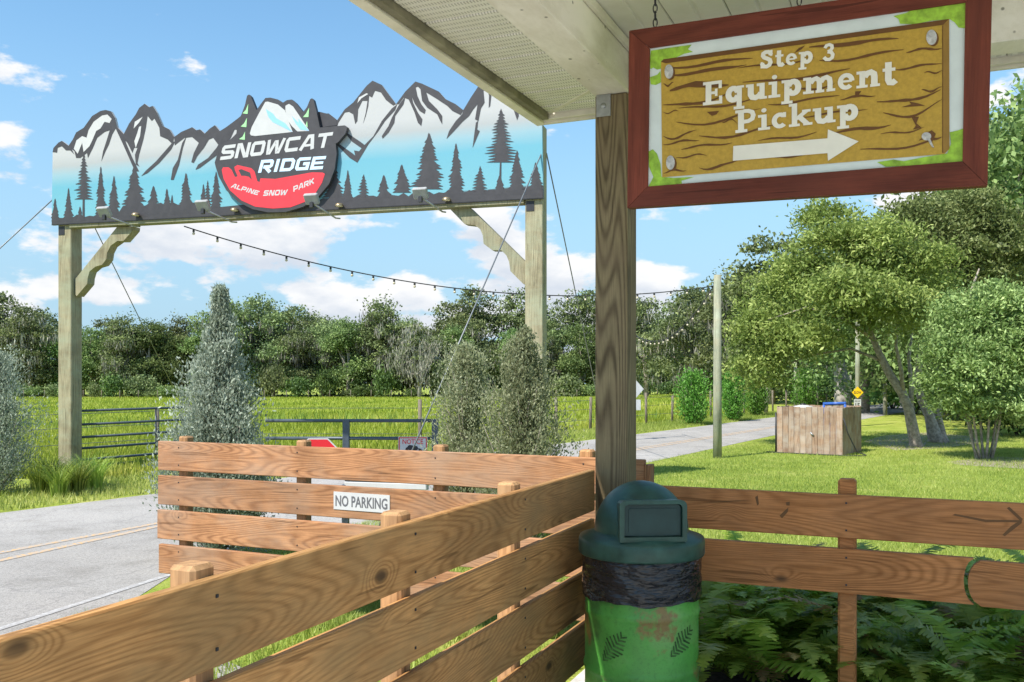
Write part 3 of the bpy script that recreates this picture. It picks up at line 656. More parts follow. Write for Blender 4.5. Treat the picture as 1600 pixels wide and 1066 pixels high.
pp = line_at_px(1324, AB(RA + RT + 0.046, 0), BX); fence_post(f3, pp, 0, zR(757) + 0.02, mat='rail_red')
pp2 = AB(RA + RT + 0.046, b_end + 1.1); fence_post(f3, pp2, 0, zR(757) + 0.02, mat='rail_red')
nails(f3, pp - AX * (0.046 + RT + .001) + ZX * (zR(774) + zR(842)) / 2, -AX); nails(f3, pp - AX * (0.046 + RT + .001) + ZX * zm, -AX)
PLR = Plane(AB(RA, 0), -AX)                              # checks in the top rail
decal('wood_check', [[(1488, 805), (1492, 803), (1540, 812), (1594, 813), (1597, 816), (1540, 816)], [(1573, 794), (1577, 792), (1598, 811), (1596, 816)], [(1566, 836), (1570, 838), (1597, 817), (1594, 813), (1580, 822)]], PLR, 0.0012, 'brownprint', f3)
decal('wood_check', [[(1218, 806), (1226, 798), (1232, 793), (1231, 800), (1222, 810)], [(1180, 777), (1184, 774), (1186, 788), (1183, 790)], [(1228, 785), (1234, 784), (1234, 790), (1229, 790)], [(1094, 786), (1130, 783), (1180, 781), (1130, 785)]], PLR, 0.0012, 'brownprint', f3)
# small plate on the sunny fence
PLB = Plane(AB(BA, 0), -AX)
np_ = thing('no_parking_plate', PLB.at(565, 785), 'small white plate reading NO PARKING screwed to the sunlit fence', 'sign')
q = [PLB.at(x, y) for x, y in ((522, 768), (609.5, 774), (609.5, 802), (522, 795.5))]
npp = prism('plate', q, -AX, 0.006, 'print_white', np_)
text_print('lettering', 'NO PARKING', PLB, (525, 790.5), (606, 796.5), (525, 773.5), 0.0075, 'grey_ink', npp, 0.02)

# ------------------------------------------------------------------ the bin
DC = Vector(((1002 - 800) / F * 4.66, 4.66, 0.03))
drum = thing('waste_drum', DC, 'camouflage painted green steel drum with black liner and dark green dome lid', 'bin')
prof = [(0.0, 0.0), (0.283, 0.0), (0.288, 0.012)]
for zc in (0.29, 0.575): prof += [(0.286, zc - 0.03), (0.291, zc - 0.013), (0.295, zc), (0.291, zc + 0.013), (0.286, zc + 0.03)]
prof += [(0.286, 0.66), (0.286, 0.86), (0.0, 0.862)]
lathe('drum_body', prof, DC, 'drum', drum, 56)
# liner: wrinkled skirt
seg, rows = 96, 12; vs, fs = [], []
rng = np.random.RandomState(3)
for j in range(rows + 1):
    z = 0.875 - (0.875 - 0.645) * j / rows
    for kx in range(seg):
        t = 2 * math.pi * kx / seg
        wv = 0.005 * math.sin(9 * t + 14 * z * 3 + 1.5 * math.sin(3 * t)) + 0.004 * math.sin(23 * t - 40 * z) + 0.003 * math.sin(41 * t + 60 * z)
        zz = z + (0.005 * math.sin(5 * t) + 0.003 * math.sin(13 * t + 1)) * (j / rows) ** 2
        vs.append(DC + Vector(((0.2985 + 0.55 * wv) * math.cos(t), (0.2985 + 0.55 * wv) * math.sin(t), zz)))
for j in range(rows):
    for kx in range(seg): fs.append([j * seg + kx, (j + 1) * seg + kx, (j + 1) * seg + (kx + 1) % seg, j * seg + (kx + 1) % seg])
solid('bin_liner', vs, fs, 'bag', drum, True)
lid = lathe('lid_rim', [(0.300, 0.850), (0.314, 0.852), (0.318, 0.862), (0.318, 0.922), (0.312, 0.938), (0.25, 0.958), (0.238, 0.965)], DC, 'lid', drum, 64)
dome = [(0.242, 0.955)] + [(0.238 * math.cos(R(x)), 0.965 + 0.25 * math.sin(R(x))) for x in range(0, 91, 6)]
lathe('lid_dome', dome, DC, 'lid', drum, 56)
fd = Vector((0.085, -1, 0)).normalized(); sd = Vector((-fd.y, fd.x, 0)).normalized()   # hood faces the patio
if sd.x < 0: sd = -sd
def hood(pt): return DC + sd * pt[0] + fd * pt[1] + ZX * pt[2]
def rr_prof(w, z0, z1, r=0.03): return [(-w, z0), (-w, z1 - r)] + [(-w + r - r * math.cos(R(a)), z1 - r + r * math.sin(R(a))) for a in (30, 60, 90)] + [(w - r + r * math.sin(R(a)), z1 - r + r * math.cos(R(a))) for a in (0, 30, 60)] + [(w, z1 - r), (w, z0)]
hb = rr_prof(0.150, 0.955, 1.135); hf = rr_prof(0.165, 0.948, 1.150)
hi_ = rr_prof(0.142, 0.972, 1.130, 0.02)
k = len(hb); vs = [hood((x, 0.10, z)) for x, z in hb] + [hood((x, 0.262, z)) for x, z in hf] + [hood((x, 0.264, z)) for x, z in hi_] + [hood((x, 0.238, z)) for x, z in hi_]
fs = []
for r0 in range(3):
    for i in range(k): fs.append([r0 * k + i, r0 * k + (i + 1) % k, (r0 + 1) * k + (i + 1) % k, (r0 + 1) * k + i])
hd = solid('lid_hood', vs, fs, 'lid', drum)
bm = bmesh.new(); bm.from_mesh(hd.data); bmesh.ops.recalc_face_normals(bm, faces=bm.faces[:]); bm.to_mesh(hd.data); bm.free()
fl_ = rr_prof(0.138, 0.976, 1.126, 0.018)
prism('flap', [hood((x, 0.243, z)) for x, z in fl_], -fd, 0.01, 'lid_dark', hd)
for bx in (rr_prof(0.118, 0.995, 1.108, 0.012),):
    prism('flap_panel', [hood((x, 0.247, z)) for x, z in bx], -fd, 0.003, 'lid_dark', hd)
# painted fern-leaf stencils on the drum
def stencil(th, z, s, rot):
    polys = []
    for i in range(-4, 5):
        for sg in (-1, 1):
            u0 = i * 0.02 * s; polys.append([(u0, 0), (u0 + 0.012 * s, 0), (u0 + 0.03 * s, sg * (0.055 - abs(i) * 0.009) * s), (u0 + 0.022 * s, sg * (0.057 - abs(i) * 0.009) * s)])
    vs, fs = [], []
    for pgon in polys:
        k = len(vs)
        for u, v in pgon:
            u2 = u * math.cos(rot) - v * math.sin(rot); v2 = u * math.sin(rot) + v * math.cos(rot); t = th + u2 / 0.288
            vs.append(DC + Vector((0.2885 * math.cos(t), 0.2885 * math.sin(t), z + v2)))
        fs.append([k, k + 1, k + 2, k + 3])
    return solid('leaf_stencil', vs, fs, stmat, drum)
stmat = plain('dark leaf stencil', (0.055, 0.15, 0.035), 0.5, var=.6, scale=25)
stencil(R(232), 0.42, 1.0, 0.9); stencil(R(303), 0.45, 1.0, 0.7); 

# ------------------------------------------------------------------ hanging sign
SP0 = at_depth(981, 325, 4.40); SP1 = SP0 + BX * 1.0
HS = Plane(Vector((SP0.x, SP0.y, 0)), -AX)
hs = thing('hanging_sign', HS.at(1262, 308), 'red framed hanging board reading Step 3 Equipment Pickup with white arrow', 'sign')
def HP(x, y, off=0.0): return HS.at(960 + x * 0.4, y * 0.4, off)
def Z4(pts): return [(960 + x * 0.4, y * 0.4) for x, y in pts]
OUT = [(983, 48), (1551, -35.5), (1543, 290), (980, 325)]; INN = [(1015, 75), (1508.5, 3.5), (1504, 252), (1012, 291.5)]
for i in range(4):
    j = (i + 1) % 4
    p = [HS.at(*OUT[i]), HS.at(*OUT[j]), HS.at(*INN[j]), HS.at(*INN[i])]
    cc = sum(p, Vector()) / 4; p = [cc + (v - cc) * 0.998 for v in p]
    o = prism('frame_board', p, AX, 0.05, 'redframe', hs)
    o.data.transform(Matrix.Translation(o.location + wpos(hs))); ang = frame_rot(HS.at(*OUT[j]) - HS.at(*OUT[i]), -AX).to_4x4()
    ctr = cc; o.data.transform(ang.inverted() @ Matrix.Translation(-ctr)); o.rotation_euler = ang.to_euler(); o.location = ctr - wpos(hs)
prism('backing_board', [HS.at(*p, -0.012) for p in ((1008, 68), (1514, -4), (1510, 258), (1005, 298))], AX, 0.018, 'pale_print', hs)
def leafy(cx, cy, rx, ry, seed, n=26):
    r_ = random.Random(seed); return [(cx + rx * (0.72 + 0.32 * r_.random()) * math.cos(2 * math.pi * i / n), cy + ry * (0.72 + 0.32 * r_.random()) * math.sin(2 * math.pi * i / n)) for i in range(n)]
def clipx(poly, lo_x, hi_x, top, bot): return [(min(max(x, lo_x), hi_x), min(max(y, top(x)), bot(x))) for x, y in poly]
itop = lambda x: 187 - 0.141 * (x - 135) + 3; ibot = lambda x: 738 - 0.0845 * (x - 128) - 4
leaves = [[(140, 196), (200, 186), (300, 172), (285, 190), (305, 200), (270, 208), (240, 222), (190, 235), (185, 265), (165, 270), (150, 262), (138, 268), (137, 230)],
          [(136, 300), (165, 290), (178, 275), (180, 320), (160, 330), (140, 328)],
          [(132, 590), (148, 582), (165, 600), (178, 640), (182, 690), (230, 694), (310, 690), (260, 705), (262, 716), (200, 722), (130, 730), (150, 690), (133, 650)],
          [(1090, 60), (1140, 48), (1160, 36), (1250, 22), (1374, 8), (1372, 108), (1345, 105), (1330, 85), (1310, 72), (1240, 78), (1170, 92), (1115, 90), (1110, 72)],
          [(1025, 632), (1090, 622), (1130, 628), (1210, 612), (1300, 598), (1315, 560), (1310, 515), (1340, 508), (1364, 500), (1360, 634), (1240, 642), (1060, 650)]]
decal('leaf_print', [Z4(p) for p in leaves], HS, -0.010, 'lime', hs)
decal('wood_board_print', [Z4([(180, 240), (190, 230), (1308, 72), (1309, 580), (1290, 600), (185, 692)])], HS, -0.0085, 'mustard', hs)
decal('board_edge_print', [Z4([(180, 240), (190, 230), (1308, 72), (1285, 95), (200, 246)])], HS, -0.0070, 'brownprint', hs)
decal('board_edge_print', [Z4([(1308, 76), (1309, 580), (1290, 598), (1284, 596), (1282, 98)])], HS, -0.0065, 'brownprint2', hs)
decal('board_edge_print', [Z4([(1281, 98), (1284, 98), (1284, 596), (1281, 597)])], HS, -0.0060, 'brownprint', hs)
gr = random.Random(11); grains = []
def streak(x0, y0, L, h, bend, seed):
    r_ = random.Random(seed); n = 9; up, dn = [], []
    for i in range(n + 1):
        t = i / n; x = x0 + L * t; y = y0 - 0.115 * L * t + bend * math.sin(t * 3.1 + 0.4) + 5 * math.sin(t * 7 + seed)
        w = h * math.sin(math.pi * min(1, max(0, t * 0.92 + 0.05))) ** 0.8 * (0.75 + 0.5 * r_.random()); up.append((x, y - w / 2)); dn.append((x, y + w / 2))
    return up + dn[::-1]
for i, (x0, y0, L, h, bd) in enumerate([(210, 262, 330, 12, 4), (215, 285, 300, 14, 10), (215, 352, 230, 22, -8), (480, 262, 300, 8, 6), (500, 322, 420, 12, 6), (760, 190, 350, 14, -6),
        (800, 232, 330, 11, 10), (1090, 265, 190, 10, 6), (1140, 200, 140, 10, 0), (190, 398, 260, 12, 22), (250, 420, 330, 8, 10), (190, 330, 40, 8, 2), (190, 440, 60, 5, 0), (600, 402, 280, 9, 8),
        (880, 385, 140, 8, 0), (1025, 385, 250, 11, 22), (1210, 285, 72, 7, 0), (1200, 352, 80, 8, 4), (240, 470, 330, 9, 24), (420, 482, 60, 7, -12), (730, 452, 260, 7, 4), (860, 512, 220, 13, 4), (1040, 520, 170, 7, 6),
        (1050, 430, 230, 10, 34), (330, 528, 300, 10, 16), (190, 525, 130, 8, 18), (190, 560, 140, 8, 2), (260, 578, 200, 8, 2), (560, 545, 230, 9, 6), (960, 580, 320, 9, 14), (600, 618, 210, 8, 0), (240, 618, 120, 7, -4), (330, 645, 150, 10, 18), (190, 672, 90, 7, 0), (1190, 545, 90, 10, 0), (700, 350, 160, 8, 4)]):
    grains.append(streak(x0, y0 + 0, L, h, bd, i))
grains += [[(360, 436), (408, 432), (398, 446), (380, 452)], [(940, 356), (965, 354), (955, 368), (985, 374), (940, 380), (915, 382), (940, 370)], [(1160, 456), (1190, 455), (1180, 480), (1200, 498), (1165, 505), (1178, 490)], [(1150, 395), (1185, 402), (1215, 412), (1150, 416), (1120, 418), (1160, 406)],
           [(700, 208), (720, 186), (745, 176), (730, 192)]]
decal('grain_print', [Z4(g) for g in grains], HS, -0.0065, 'brownprint', hs)
lettering('lettering', 'Step 3', SLAB, HS, Z4([(566, 268)])[0], Z4([(862, 235)])[0], Z4([(566, 200)])[0], -0.0035, 'cream', hs, 0.05)
lettering('lettering', 'Equipment', SLAB, HS, Z4([(345, 412)])[0], Z4([(1104, 328)])[0], Z4([(345, 322)])[0], -0.0035, 'cream', hs, 0.03)
lettering('lettering', 'Pickup', SLAB, HS, Z4([(472, 520)])[0], Z4([(956, 466)])[0], Z4([(472, 432)])[0], -0.0035, 'cream', hs, 0.03)
decal('arrow', [Z4([(464, 570), (832, 540), (834, 505), (954, 552), (834, 628), (832, 598), (462, 628)])], HS, -0.0035, 'cream', hs)
M['nailhead'] = plain('grey nail print', (0.52, 0.52, 0.50), 0.5, scale=60, var=0.25)
for (x, y, rx, ry) in ((212, 279, 17, 28), (218, 635, 17, 28), (1239, 145, 21, 30)):
    ring = [(x + rx * math.cos(2 * math.pi * i / 20), y + ry * math.sin(2 * math.pi * i / 20)) for i in range(20)]
    decal('nail_print', [Z4([(a + 7, b_ + 5) for a, b_ in ring])], HS, -0.0045, 'brownprint', hs); decal('nail_print', [Z4(ring)], HS, -0.0035, 'nailhead', hs)
ring = [(1219 + 19 * math.cos(2 * math.pi * i / 16), 532 + 16 * math.sin(2 * math.pi * i / 16)) for i in range(16)]
decal('nail_print', [Z4([(1215, 520), (1240, 508), (1256, 522), (1246, 545), (1238, 560), (1250, 578), (1240, 574)])], HS, -0.0045, 'brownprint', hs)
decal('nail_print', [Z4(ring), Z4([(1222, 542), (1232, 538), (1249, 576), (1240, 574)])], HS, -0.0035, 'nailhead', hs)
def chain(parent, p, top):
    n = int((top - p.z) / 0.034)
    for i in range(n):
        z = p.z + 0.02 + i * 0.034; ax = AX if i % 2 else BX
        pts = [p + ax * (0.010 * math.cos(t)) + ZX * (z - p.z + 0.022 * math.sin(t)) for t in [2 * math.pi * k / 12 for k in range(13)]]
        tube('chain_link', pts, 0.003, 'darkmetal', parent, 5)
for x, y in ((1022, 40), (1248, 6), (1470, -26)):
    chain(hs, HS.at(x, y, -0.02), 3.65)

# ------------------------------------------------------------------ the gateway sign over the road
GL = at_depth(82, 352, 16.9); GR = at_depth(845, 312, 14.47)
GS = (GR - GL); GS.z = 0; GS.normalize(); GN = Vector((GS.y, -GS.x, 0))     # GN faces the camera side
GP = Plane(Vector((GL.x, GL.y, 0)), GN)
arch = thing('gateway_sign', (GL + GR) / 2 * 1 - ZX * ((GL + GR) / 2).z, 'tall timber gateway sign with snowy mountain print and round resort logo across the road', 'sign')
def Z1(pts): return [(60 + x * 0.26266, 100 + y * 0.26266) for x, y in pts]
def Z2(pts): return [(460 + x * 0.26266, 100 + y * 0.26266) for x, y in pts]
def Z3(pts): return [(320 + x * 0.19704, 130 + y * 0.19704) for x, y in pts]
ridgeL = Z1([(85, 525), (90, 500), (120, 468), (140, 458), (180, 487), (205, 450), (225, 408), (270, 380), (320, 310), (370, 280), (400, 274), (432, 282), (455, 320), (468, 375), (508, 418), (540, 355), (580, 300), (600, 262), (632, 237), (660, 258), (680, 250), (705, 290), (740, 370), (780, 390), (808, 435), (850, 405), (915, 377), (940, 395), (962, 390), (990, 415), (1020, 385), (1050, 365), (1080, 400), (1120, 375), (1180, 330), (1230, 290)])
ridgeR = Z2([(90, 290), (150, 285), (210, 300), (255, 335), (300, 270), (350, 230), (430, 130), (465, 100), (520, 125), (560, 180), (605, 240), (660, 165), (720, 105), (760, 118), (860, 165), (900, 210), (960, 240), (1005, 275), (1050, 200), (1100, 125), (1150, 80), (1220, 135), (1300, 190), (1400, 270), (1472, 300)])
footR = Z2([(1480, 800)])[0]; footL = Z1([(78, 960)])[0]
pan = prism('panel', [GP.at(*p) for p in ridgeL + ridgeR + [footR, footL]], -GN, 0.05, 'panel_print', arch)
pz0 = GP.at(*footL).z
# re-seat the panel's origin at its lower left corner so the print runs along it
o = pan; wl0 = o.location + wpos(arch); base = GP.at(*footL); rot = frame_rot(GS).to_4x4()
o.data.transform(rot.inverted() @ Matrix.Translation(wl0 - base)); o.rotation_euler = rot.to_euler(); o.location = base - wpos(arch)
dark = [Z1([(85, 525), (90, 500), (120, 468), (140, 458), (180, 487), (200, 510), (215, 540), (190, 515), (165, 515), (140, 490), (115, 500), (112, 528)]),
 Z1([(180, 487), (205, 450), (225, 408), (270, 380), (320, 310), (370, 280), (400, 274), (432, 282), (455, 320), (468, 375), (508, 418), (522, 470), (560, 560), (600, 640), (575, 640), (540, 560), (500, 470), (460, 385), (440, 420), (420, 480), (400, 520), (375, 580), (385, 520), (405, 460), (425, 395), (395, 405), (350, 440), (325, 500), (295, 560), (290, 530), (250, 560), (225, 560), (215, 520), (195, 505)]),
 Z1([(508, 418), (540, 355), (580, 300), (600, 262), (632, 237), (660, 258), (680, 250), (705, 290), (740, 370), (780, 390), (808, 435), (800, 480), (770, 450), (725, 430), (720, 380), (690, 325), (675, 340), (650, 310), (640, 380), (625, 450), (600, 540), (590, 590), (602, 612), (580, 600), (575, 540), (590, 500), (570, 500), (560, 530), (530, 470), (512, 450)]),
 Z1([(815, 460), (790, 510), (720, 590), (650, 650), (612, 668), (640, 635), (700, 580), (770, 500), (800, 465)]),
 Z1([(808, 435), (850, 405), (915, 377), (940, 395), (962, 390), (990, 415), (1020, 385), (1050, 365), (1080, 400), (1120, 375), (1180, 330), (1230, 290), (1230, 400), (1165, 390), (1120, 440), (1070, 480), (1040, 440), (1015, 450), (985, 500), (945, 550), (925, 590), (910, 585), (925, 530), (955, 470), (915, 435), (870, 440), (830, 470), (812, 485)]),
 Z1([(882, 430), (860, 500), (838, 600), (805, 690), (788, 690), (800, 620), (830, 570), (856, 470)]),
 Z1([(1100, 430), (1170, 385), (1145, 440), (1060, 545), (960, 620), (935, 630), (950, 600), (1010, 560), (1060, 500)]),
 Z2([(90, 290), (150, 285), (210, 300), (255, 335), (300, 270), (350, 230), (430, 130), (465, 100), (520, 125), (560, 180), (605, 240), (588, 248), (545, 215), (515, 170), (480, 160), (462, 200), (445, 190), (440, 250), (425, 310), (408, 358), (425, 290), (435, 220), (405, 220), (380, 270), (375, 340), (362, 358), (350, 300), (325, 285), (300, 290), (262, 350), (240, 420), (90, 420)]),
 Z2([(612, 240), (600, 275), (540, 340), (500, 400), (440, 480), (410, 530), (375, 588), (330, 560), (255, 485), (258, 470), (340, 528), (362, 545), (355, 515), (385, 520), (410, 490), (470, 430), (520, 340), (580, 265)]),
 Z2([(290, 395), (350, 435), (395, 465), (428, 490), (400, 502), (340, 460)]),
 Z2([(605, 240), (660, 165), (720, 105), (760, 118), (860, 165), (900, 210), (960, 240), (1005, 275), (990, 305), (940, 280), (910, 250), (850, 210), (785, 170), (800, 220), (850, 270), (880, 310), (880, 360), (868, 340), (850, 300), (790, 260), (760, 220), (750, 150), (735, 135), (722, 140), (732, 190), (755, 240), (782, 275), (775, 298), (745, 280), (715, 235), (700, 198), (706, 230), (735, 290), (762, 330), (755, 370), (735, 350), (715, 290), (680, 212), (650, 200), (622, 240)]),
 Z2([(662, 190), (650, 240), (600, 310), (595, 350), (560, 410), (525, 445), (520, 430), (560, 370), (580, 320), (620, 248)]),
 Z2([(1005, 275), (1050, 200), (1100, 125), (1150, 80), (1220, 135), (1300, 190), (1400, 270), (1405, 330), (1395, 300), (1330, 240), (1335, 310), (1325, 335), (1310, 290), (1290, 230), (1280, 260), (1270, 215), (1175, 160), (1165, 250), (1156, 262), (1158, 190), (1145, 145), (1125, 160), (1132, 230), (1110, 265), (1095, 340), (1075, 330), (1090, 240), (1065, 270), (1040, 310), (1000, 345), (950, 400), (905, 447), (920, 400), (960, 340), (998, 300)]),
 Z2([(1094, 338), (1088, 390), (1103, 400), (1060, 500), (1070, 420), (1080, 350)])]
decal('ridge_print', dark, GP, 0.003, 'dark', arch)
decal('snow_print', [Z1([(212, 505), (228, 455), (262, 430), (288, 440), (300, 395), (330, 345), (380, 308), (412, 302), (437, 328), (425, 352), (395, 345), (370, 385), (345, 400), (320, 460), (305, 490), (270, 525), (262, 470), (235, 535)]),
   Z1([(600, 375), (613, 370), (606, 430), (580, 500), (572, 460), (590, 410)]), Z1([(575, 345), (622, 315), (600, 350), (568, 385)]), Z2([(385, 200), (430, 175), (440, 180), (400, 205), (375, 235)])], GP, 0.006, 'print_white', arch)
def conifer(cx, top, foot, w, seed, sparse=False):
    r_ = random.Random(seed); n = max(5, int((foot - top) / 17)); Lp, Rp = [], []
    for i in range(1, n + 1):
        t = i / n; y = top + (foot - top) * t; hw = w / 2 * (t ** 0.8) * (0.75 + 0.5 * r_.random())
        inn = 0.28 if sparse else 0.62
        Lp += [(cx - hw * inn, y - (foot - top) / n * 0.5), (cx - hw, y + 6)]; hw = w / 2 * (t ** 0.8) * (0.75 + 0.5 * r_.random()); Rp += [(cx + hw * inn, y - (foot - top) / n * 0.5), (cx + hw, y + 6)]
    return [(cx, top)] + Rp + Lp[::-1]
trees = []
for i, (x, t, f, w, s) in enumerate([(180, 738, 930, 62, 0), (271, 530, 800, 120, 1), (372, 610, 920, 84, 0), (450, 665, 900, 84, 0), (572, 598, 900, 165, 0), (685, 725, 890, 96, 0), (765, 742, 880, 62, 0), (796, 778, 890, 44, 0), (878, 648, 880, 105, 0), (982, 714, 850, 50, 0), (1008, 690, 850, 60, 1), (1058, 640, 850, 80, 0), (100, 800, 930, 56, 0), (248, 848, 930, 44, 0)]): trees.append(Z1(conifer(x, t, f, w, i, s)))
trees.append(Z1([(266, 700), (275, 700), (276, 930), (262, 930)]))
for i, (x, t, f, w, s) in enumerate([(235, 590, 790, 125, 0), (318, 630, 810, 66, 0), (413, 655, 815, 100, 1), (532, 660, 790, 86, 0), (640, 598, 760, 112, 0), (800, 410, 740, 200, 0), (962, 472, 770, 115, 0), (1105, 605, 770, 115, 1), (1230, 265, 580, 210, 1), (1325, 515, 770, 115, 0), (1435, 585, 740, 95, 0), (1222, 660, 770, 80, 0)]): trees.append(Z2(conifer(x, t, f, w, 50 + i, s)))
trees.append(Z2([(1224, 560), (1232, 560), (1230, 780), (1214, 780)]))
r_ = random.Random(5); topb = [(80 + 25 * i, 905 - 1.5 * i + 18 * r_.random() - (40 if 480 < 80 + 25 * i < 950 else 0)) for i in range(36)]
topb2 = [(20 + 30 * i, 800 - 1.6 * i + 24 * r_.random()) for i in range(49)]
topb2 = [(x, y) for x, y in topb2 if x < 1465]
decal('forest_print', [Z1(topb)[0:1] + Z1(topb) + Z2(topb2) + [(845.6, Z2([(1470, 715)])[0][1]), (footR[0] - 0.6, footR[1] - 1), (footL[0] + .6, footL[1] - 1)]], GP, 0.0045, 'dark', arch)
for i, tp in enumerate(trees): decal('tree_print', [tp], GP, 0.0050 + 0.0002 * (i % 5), 'dark', arch)
# logo board, proud of the panel
logo = Z3([(85, 660), (78, 630), (100, 560), (125, 500), (210, 440), (250, 400), (262, 300), (290, 250), (318, 175), (335, 100), (350, 90), (365, 105), (410, 215), (440, 170), (480, 118), (520, 115), (580, 130), (620, 155), (650, 135), (690, 130), (720, 155), (780, 230), (810, 190), (835, 128), (850, 120), (862, 132), (885, 220), (912, 352), (1110, 335), (1130, 350), (1115, 400), (1060, 465), (1038, 480), (1045, 560), (1030, 680), (985, 800), (900, 900), (780, 980), (640, 1022), (500, 1025), (380, 1000), (260, 940), (170, 850), (110, 740)])
LP = Plane(GP.p + GN * 0.09, GN)
lgb = prism('logo_board', [LP.at(*p) for p in logo], -GN, 0.075, 'dark', arch)
decal('logo_mountain', [Z3([(358, 400), (372, 350), (430, 240), (480, 150), (500, 147), (580, 170), (637, 217), (660, 290), (698, 388), (400, 420), (366, 415)]), Z3([(640, 216), (640, 180), (668, 165), (700, 185), (765, 280), (830, 380), (735, 384), (690, 340), (655, 290)])], LP, 0.003, 'print_white', lgb)
decal('logo_shadow_print', [Z3([(485, 207), (540, 240), (570, 280), (640, 320), (695, 388), (620, 350), (540, 310), (505, 270)]), Z3([(690, 260), (745, 315), (742, 282), (752, 290), (828, 378), (760, 370), (720, 320)])], LP, 0.005, 'print_blue', lgb)
decal('logo_tree_print', [Z3(p) for p in ([(345, 165), (340, 245), (300, 240), (325, 215)], [(335, 275), (330, 350), (285, 345), (312, 320)], [(320, 385), (318, 450), (272, 445), (300, 425)], [(828, 195), (822, 270), (780, 270), (805, 240)], [(812, 300), (816, 352), (800, 335)])], LP, 0.003, 'print_green', lgb)
decal('logo_sled', [Z3([(135, 690), (145, 668), (190, 668), (215, 690), (240, 745), (262, 740), (240, 690), (235, 665), (260, 650), (370, 675), (395, 700), (418, 780), (436, 785), (442, 755), (560, 760), (700, 735), (850, 708), (935, 710), (953, 720), (930, 790), (880, 870), (800, 940), (680, 985), (540, 995), (400, 980), (290, 930), (200, 850), (150, 760)])], LP, 0.003, 'print_red', lgb)
decal('logo_notch', [Z3([(268, 690), (290, 682), (360, 710), (374, 768), (350, 742), (318, 735), (290, 735)])], LP, 0.005, 'dark', lgb)
def z3(x, y): return Z3([(x, y)])[0]
lettering('lettering', 'SNOWCAT', TECH, LP, z3(118, 612), z3(985, 508), z3(118, 500), 0.003, 'print_white', lgb, 0.10, 0.32)
lettering('lettering', 'RIDGE', TECH, LP, z3(422, 712), z3(935, 682), z3(422, 612), 0.003, 'print_lblue', lgb, 0.12, 0.3)
lettering('lettering', 'ALPINE', TECH, LP, z3(207, 828), z3(418, 890), z3(207, 790), 0.005, 'print_white', lgb, 0.14, 0.3)
lettering('lettering', 'SNOW', TECH, LP, z3(462, 895), z3(648, 888), z3(462, 852), 0.005, 'print_white', lgb, 0.14, 0.3)
lettering('lettering', 'PARK', TECH, LP, z3(704, 864), z3(868, 796), z3(704, 820), 0.005, 'print_white', lgb, 0.14, 0.3)
decal('logo_flap', [Z2([(145, 300), (205, 295), (250, 330), (255, 365), (160, 378)])], GP, 0.008, 'dark', arch)
# timber behind and below
def gpt(px, py, off=0.0): return GP.at(px, py, off)
PS = 0.29
def arch_post(px_l, ztop, name='post'):
    p = gpt(px_l, 400, -0.056); p = Vector((p.x, p.y, 0)) + GS * PS / 2 - GN * PS / 2
    me = box_mesh('post', PS, PS, ztop + 0.3, 0.012)
    o = link(name, me, 'timber', arch, p + ZX * (ztop - 0.3) / 2 - wpos(arch)); o.rotation_euler = (0, 0, math.atan2(GS.y, GS.x)); return p
zbl = GP.at(*footL).z; zbr = GP.at(*footR).z
PLp = arch_post(87, zbl + 1.2); PRp = arch_post(819, gpt(850, 192).z)
zb_ = (zbl + zbr) / 2
b0, b1 = gpt(*footL), gpt(*footR)
bar('beam', b0 - GN * 0.02 + ZX * 0.08 - GN * 0.1 + GS * 0.36, b1 - GN * 0.12 + ZX * 0.08 - GS * 0.32, 0.19, 0.28, 'timber', arch, 0.01)
def brace(poly):
    q = [GP.at(x, y) - GN * 0.13 for x, y in poly]; return prism('knee_brace', q, -GN, 0.19, 'timber', arch)
def ZA(pts): return [(60 + x * 0.15, 330 + y * 0.15) for x, y in pts]
def ZB(pts): return [(660 + x * 0.2063, 280 + y * 0.2063) for x, y in pts]
brace(ZA([(330, 700), (770, 150), (940, 150), (935, 185), (835, 300), (770, 300), (700, 350), (665, 420), (655, 490), (610, 550), (540, 570), (480, 620), (460, 690), (455, 750), (345, 880), (330, 860)]))
brace(ZB([(185, 212), (340, 205), (765, 620), (765, 790), (750, 790), (650, 690), (640, 620), (620, 570), (580, 530), (510, 530), (445, 480), (440, 420), (420, 370), (380, 340), (300, 330)]))
for pp_ in (PLp, PRp):
    bq = pp_ + GN * (PS / 2 + 0.004) + ZX * ((zbl if pp_ is PLp else zbr) - 0.10) - GS * 0.06
    bar('bracket', bq - ZX * 0.08, bq + ZX * 0.08, 0.006, 0.13, 'darkmetal', arch, 0, up=GS)
# flood lamps on arms, and little eave lamps
for px, py, ax, ay in ((163, 331, 213, 353), (317, 321, 365, 346), (487, 311, 527, 340), (657, 302, 693, 330)):
    head = on_plane(px, py, GP.p + GN * 0.55, GN); foot = GP.at(ax, ay, 0.0)
    fl = thing('flood_lamp', foot, 'small grey flood lamp on a thin arm aimed at the mountain sign', 'lamp', 'flood lamps along the foot of the gateway sign')
    tube('arm', [foot - GN * 0.1, foot + GN * 0.05 - ZX * 0.02, head - ZX * 0.06], 0.014, 'metal', fl, 6)
    nrm = (-GN * 0.75 + ZX * 0.55).normalized()
    bar('housing', head - nrm * 0.035, head + nrm * 0.035, 0.24, 0.18, 'lampgrey', fl, 0.012, up=(ZX + GN).normalized())
    bar('lens', head + nrm * 0.036, head + nrm * 0.042, 0.20, 0.14, 'lampglass', fl, 0.001, up=(ZX + GN).normalized())
    bar('yoke', head - ZX * 0.10 - GS * 0.03, head - ZX * 0.10 + GS * 0.03, 0.05, 0.09, 'darkmetal', fl, 0.004)
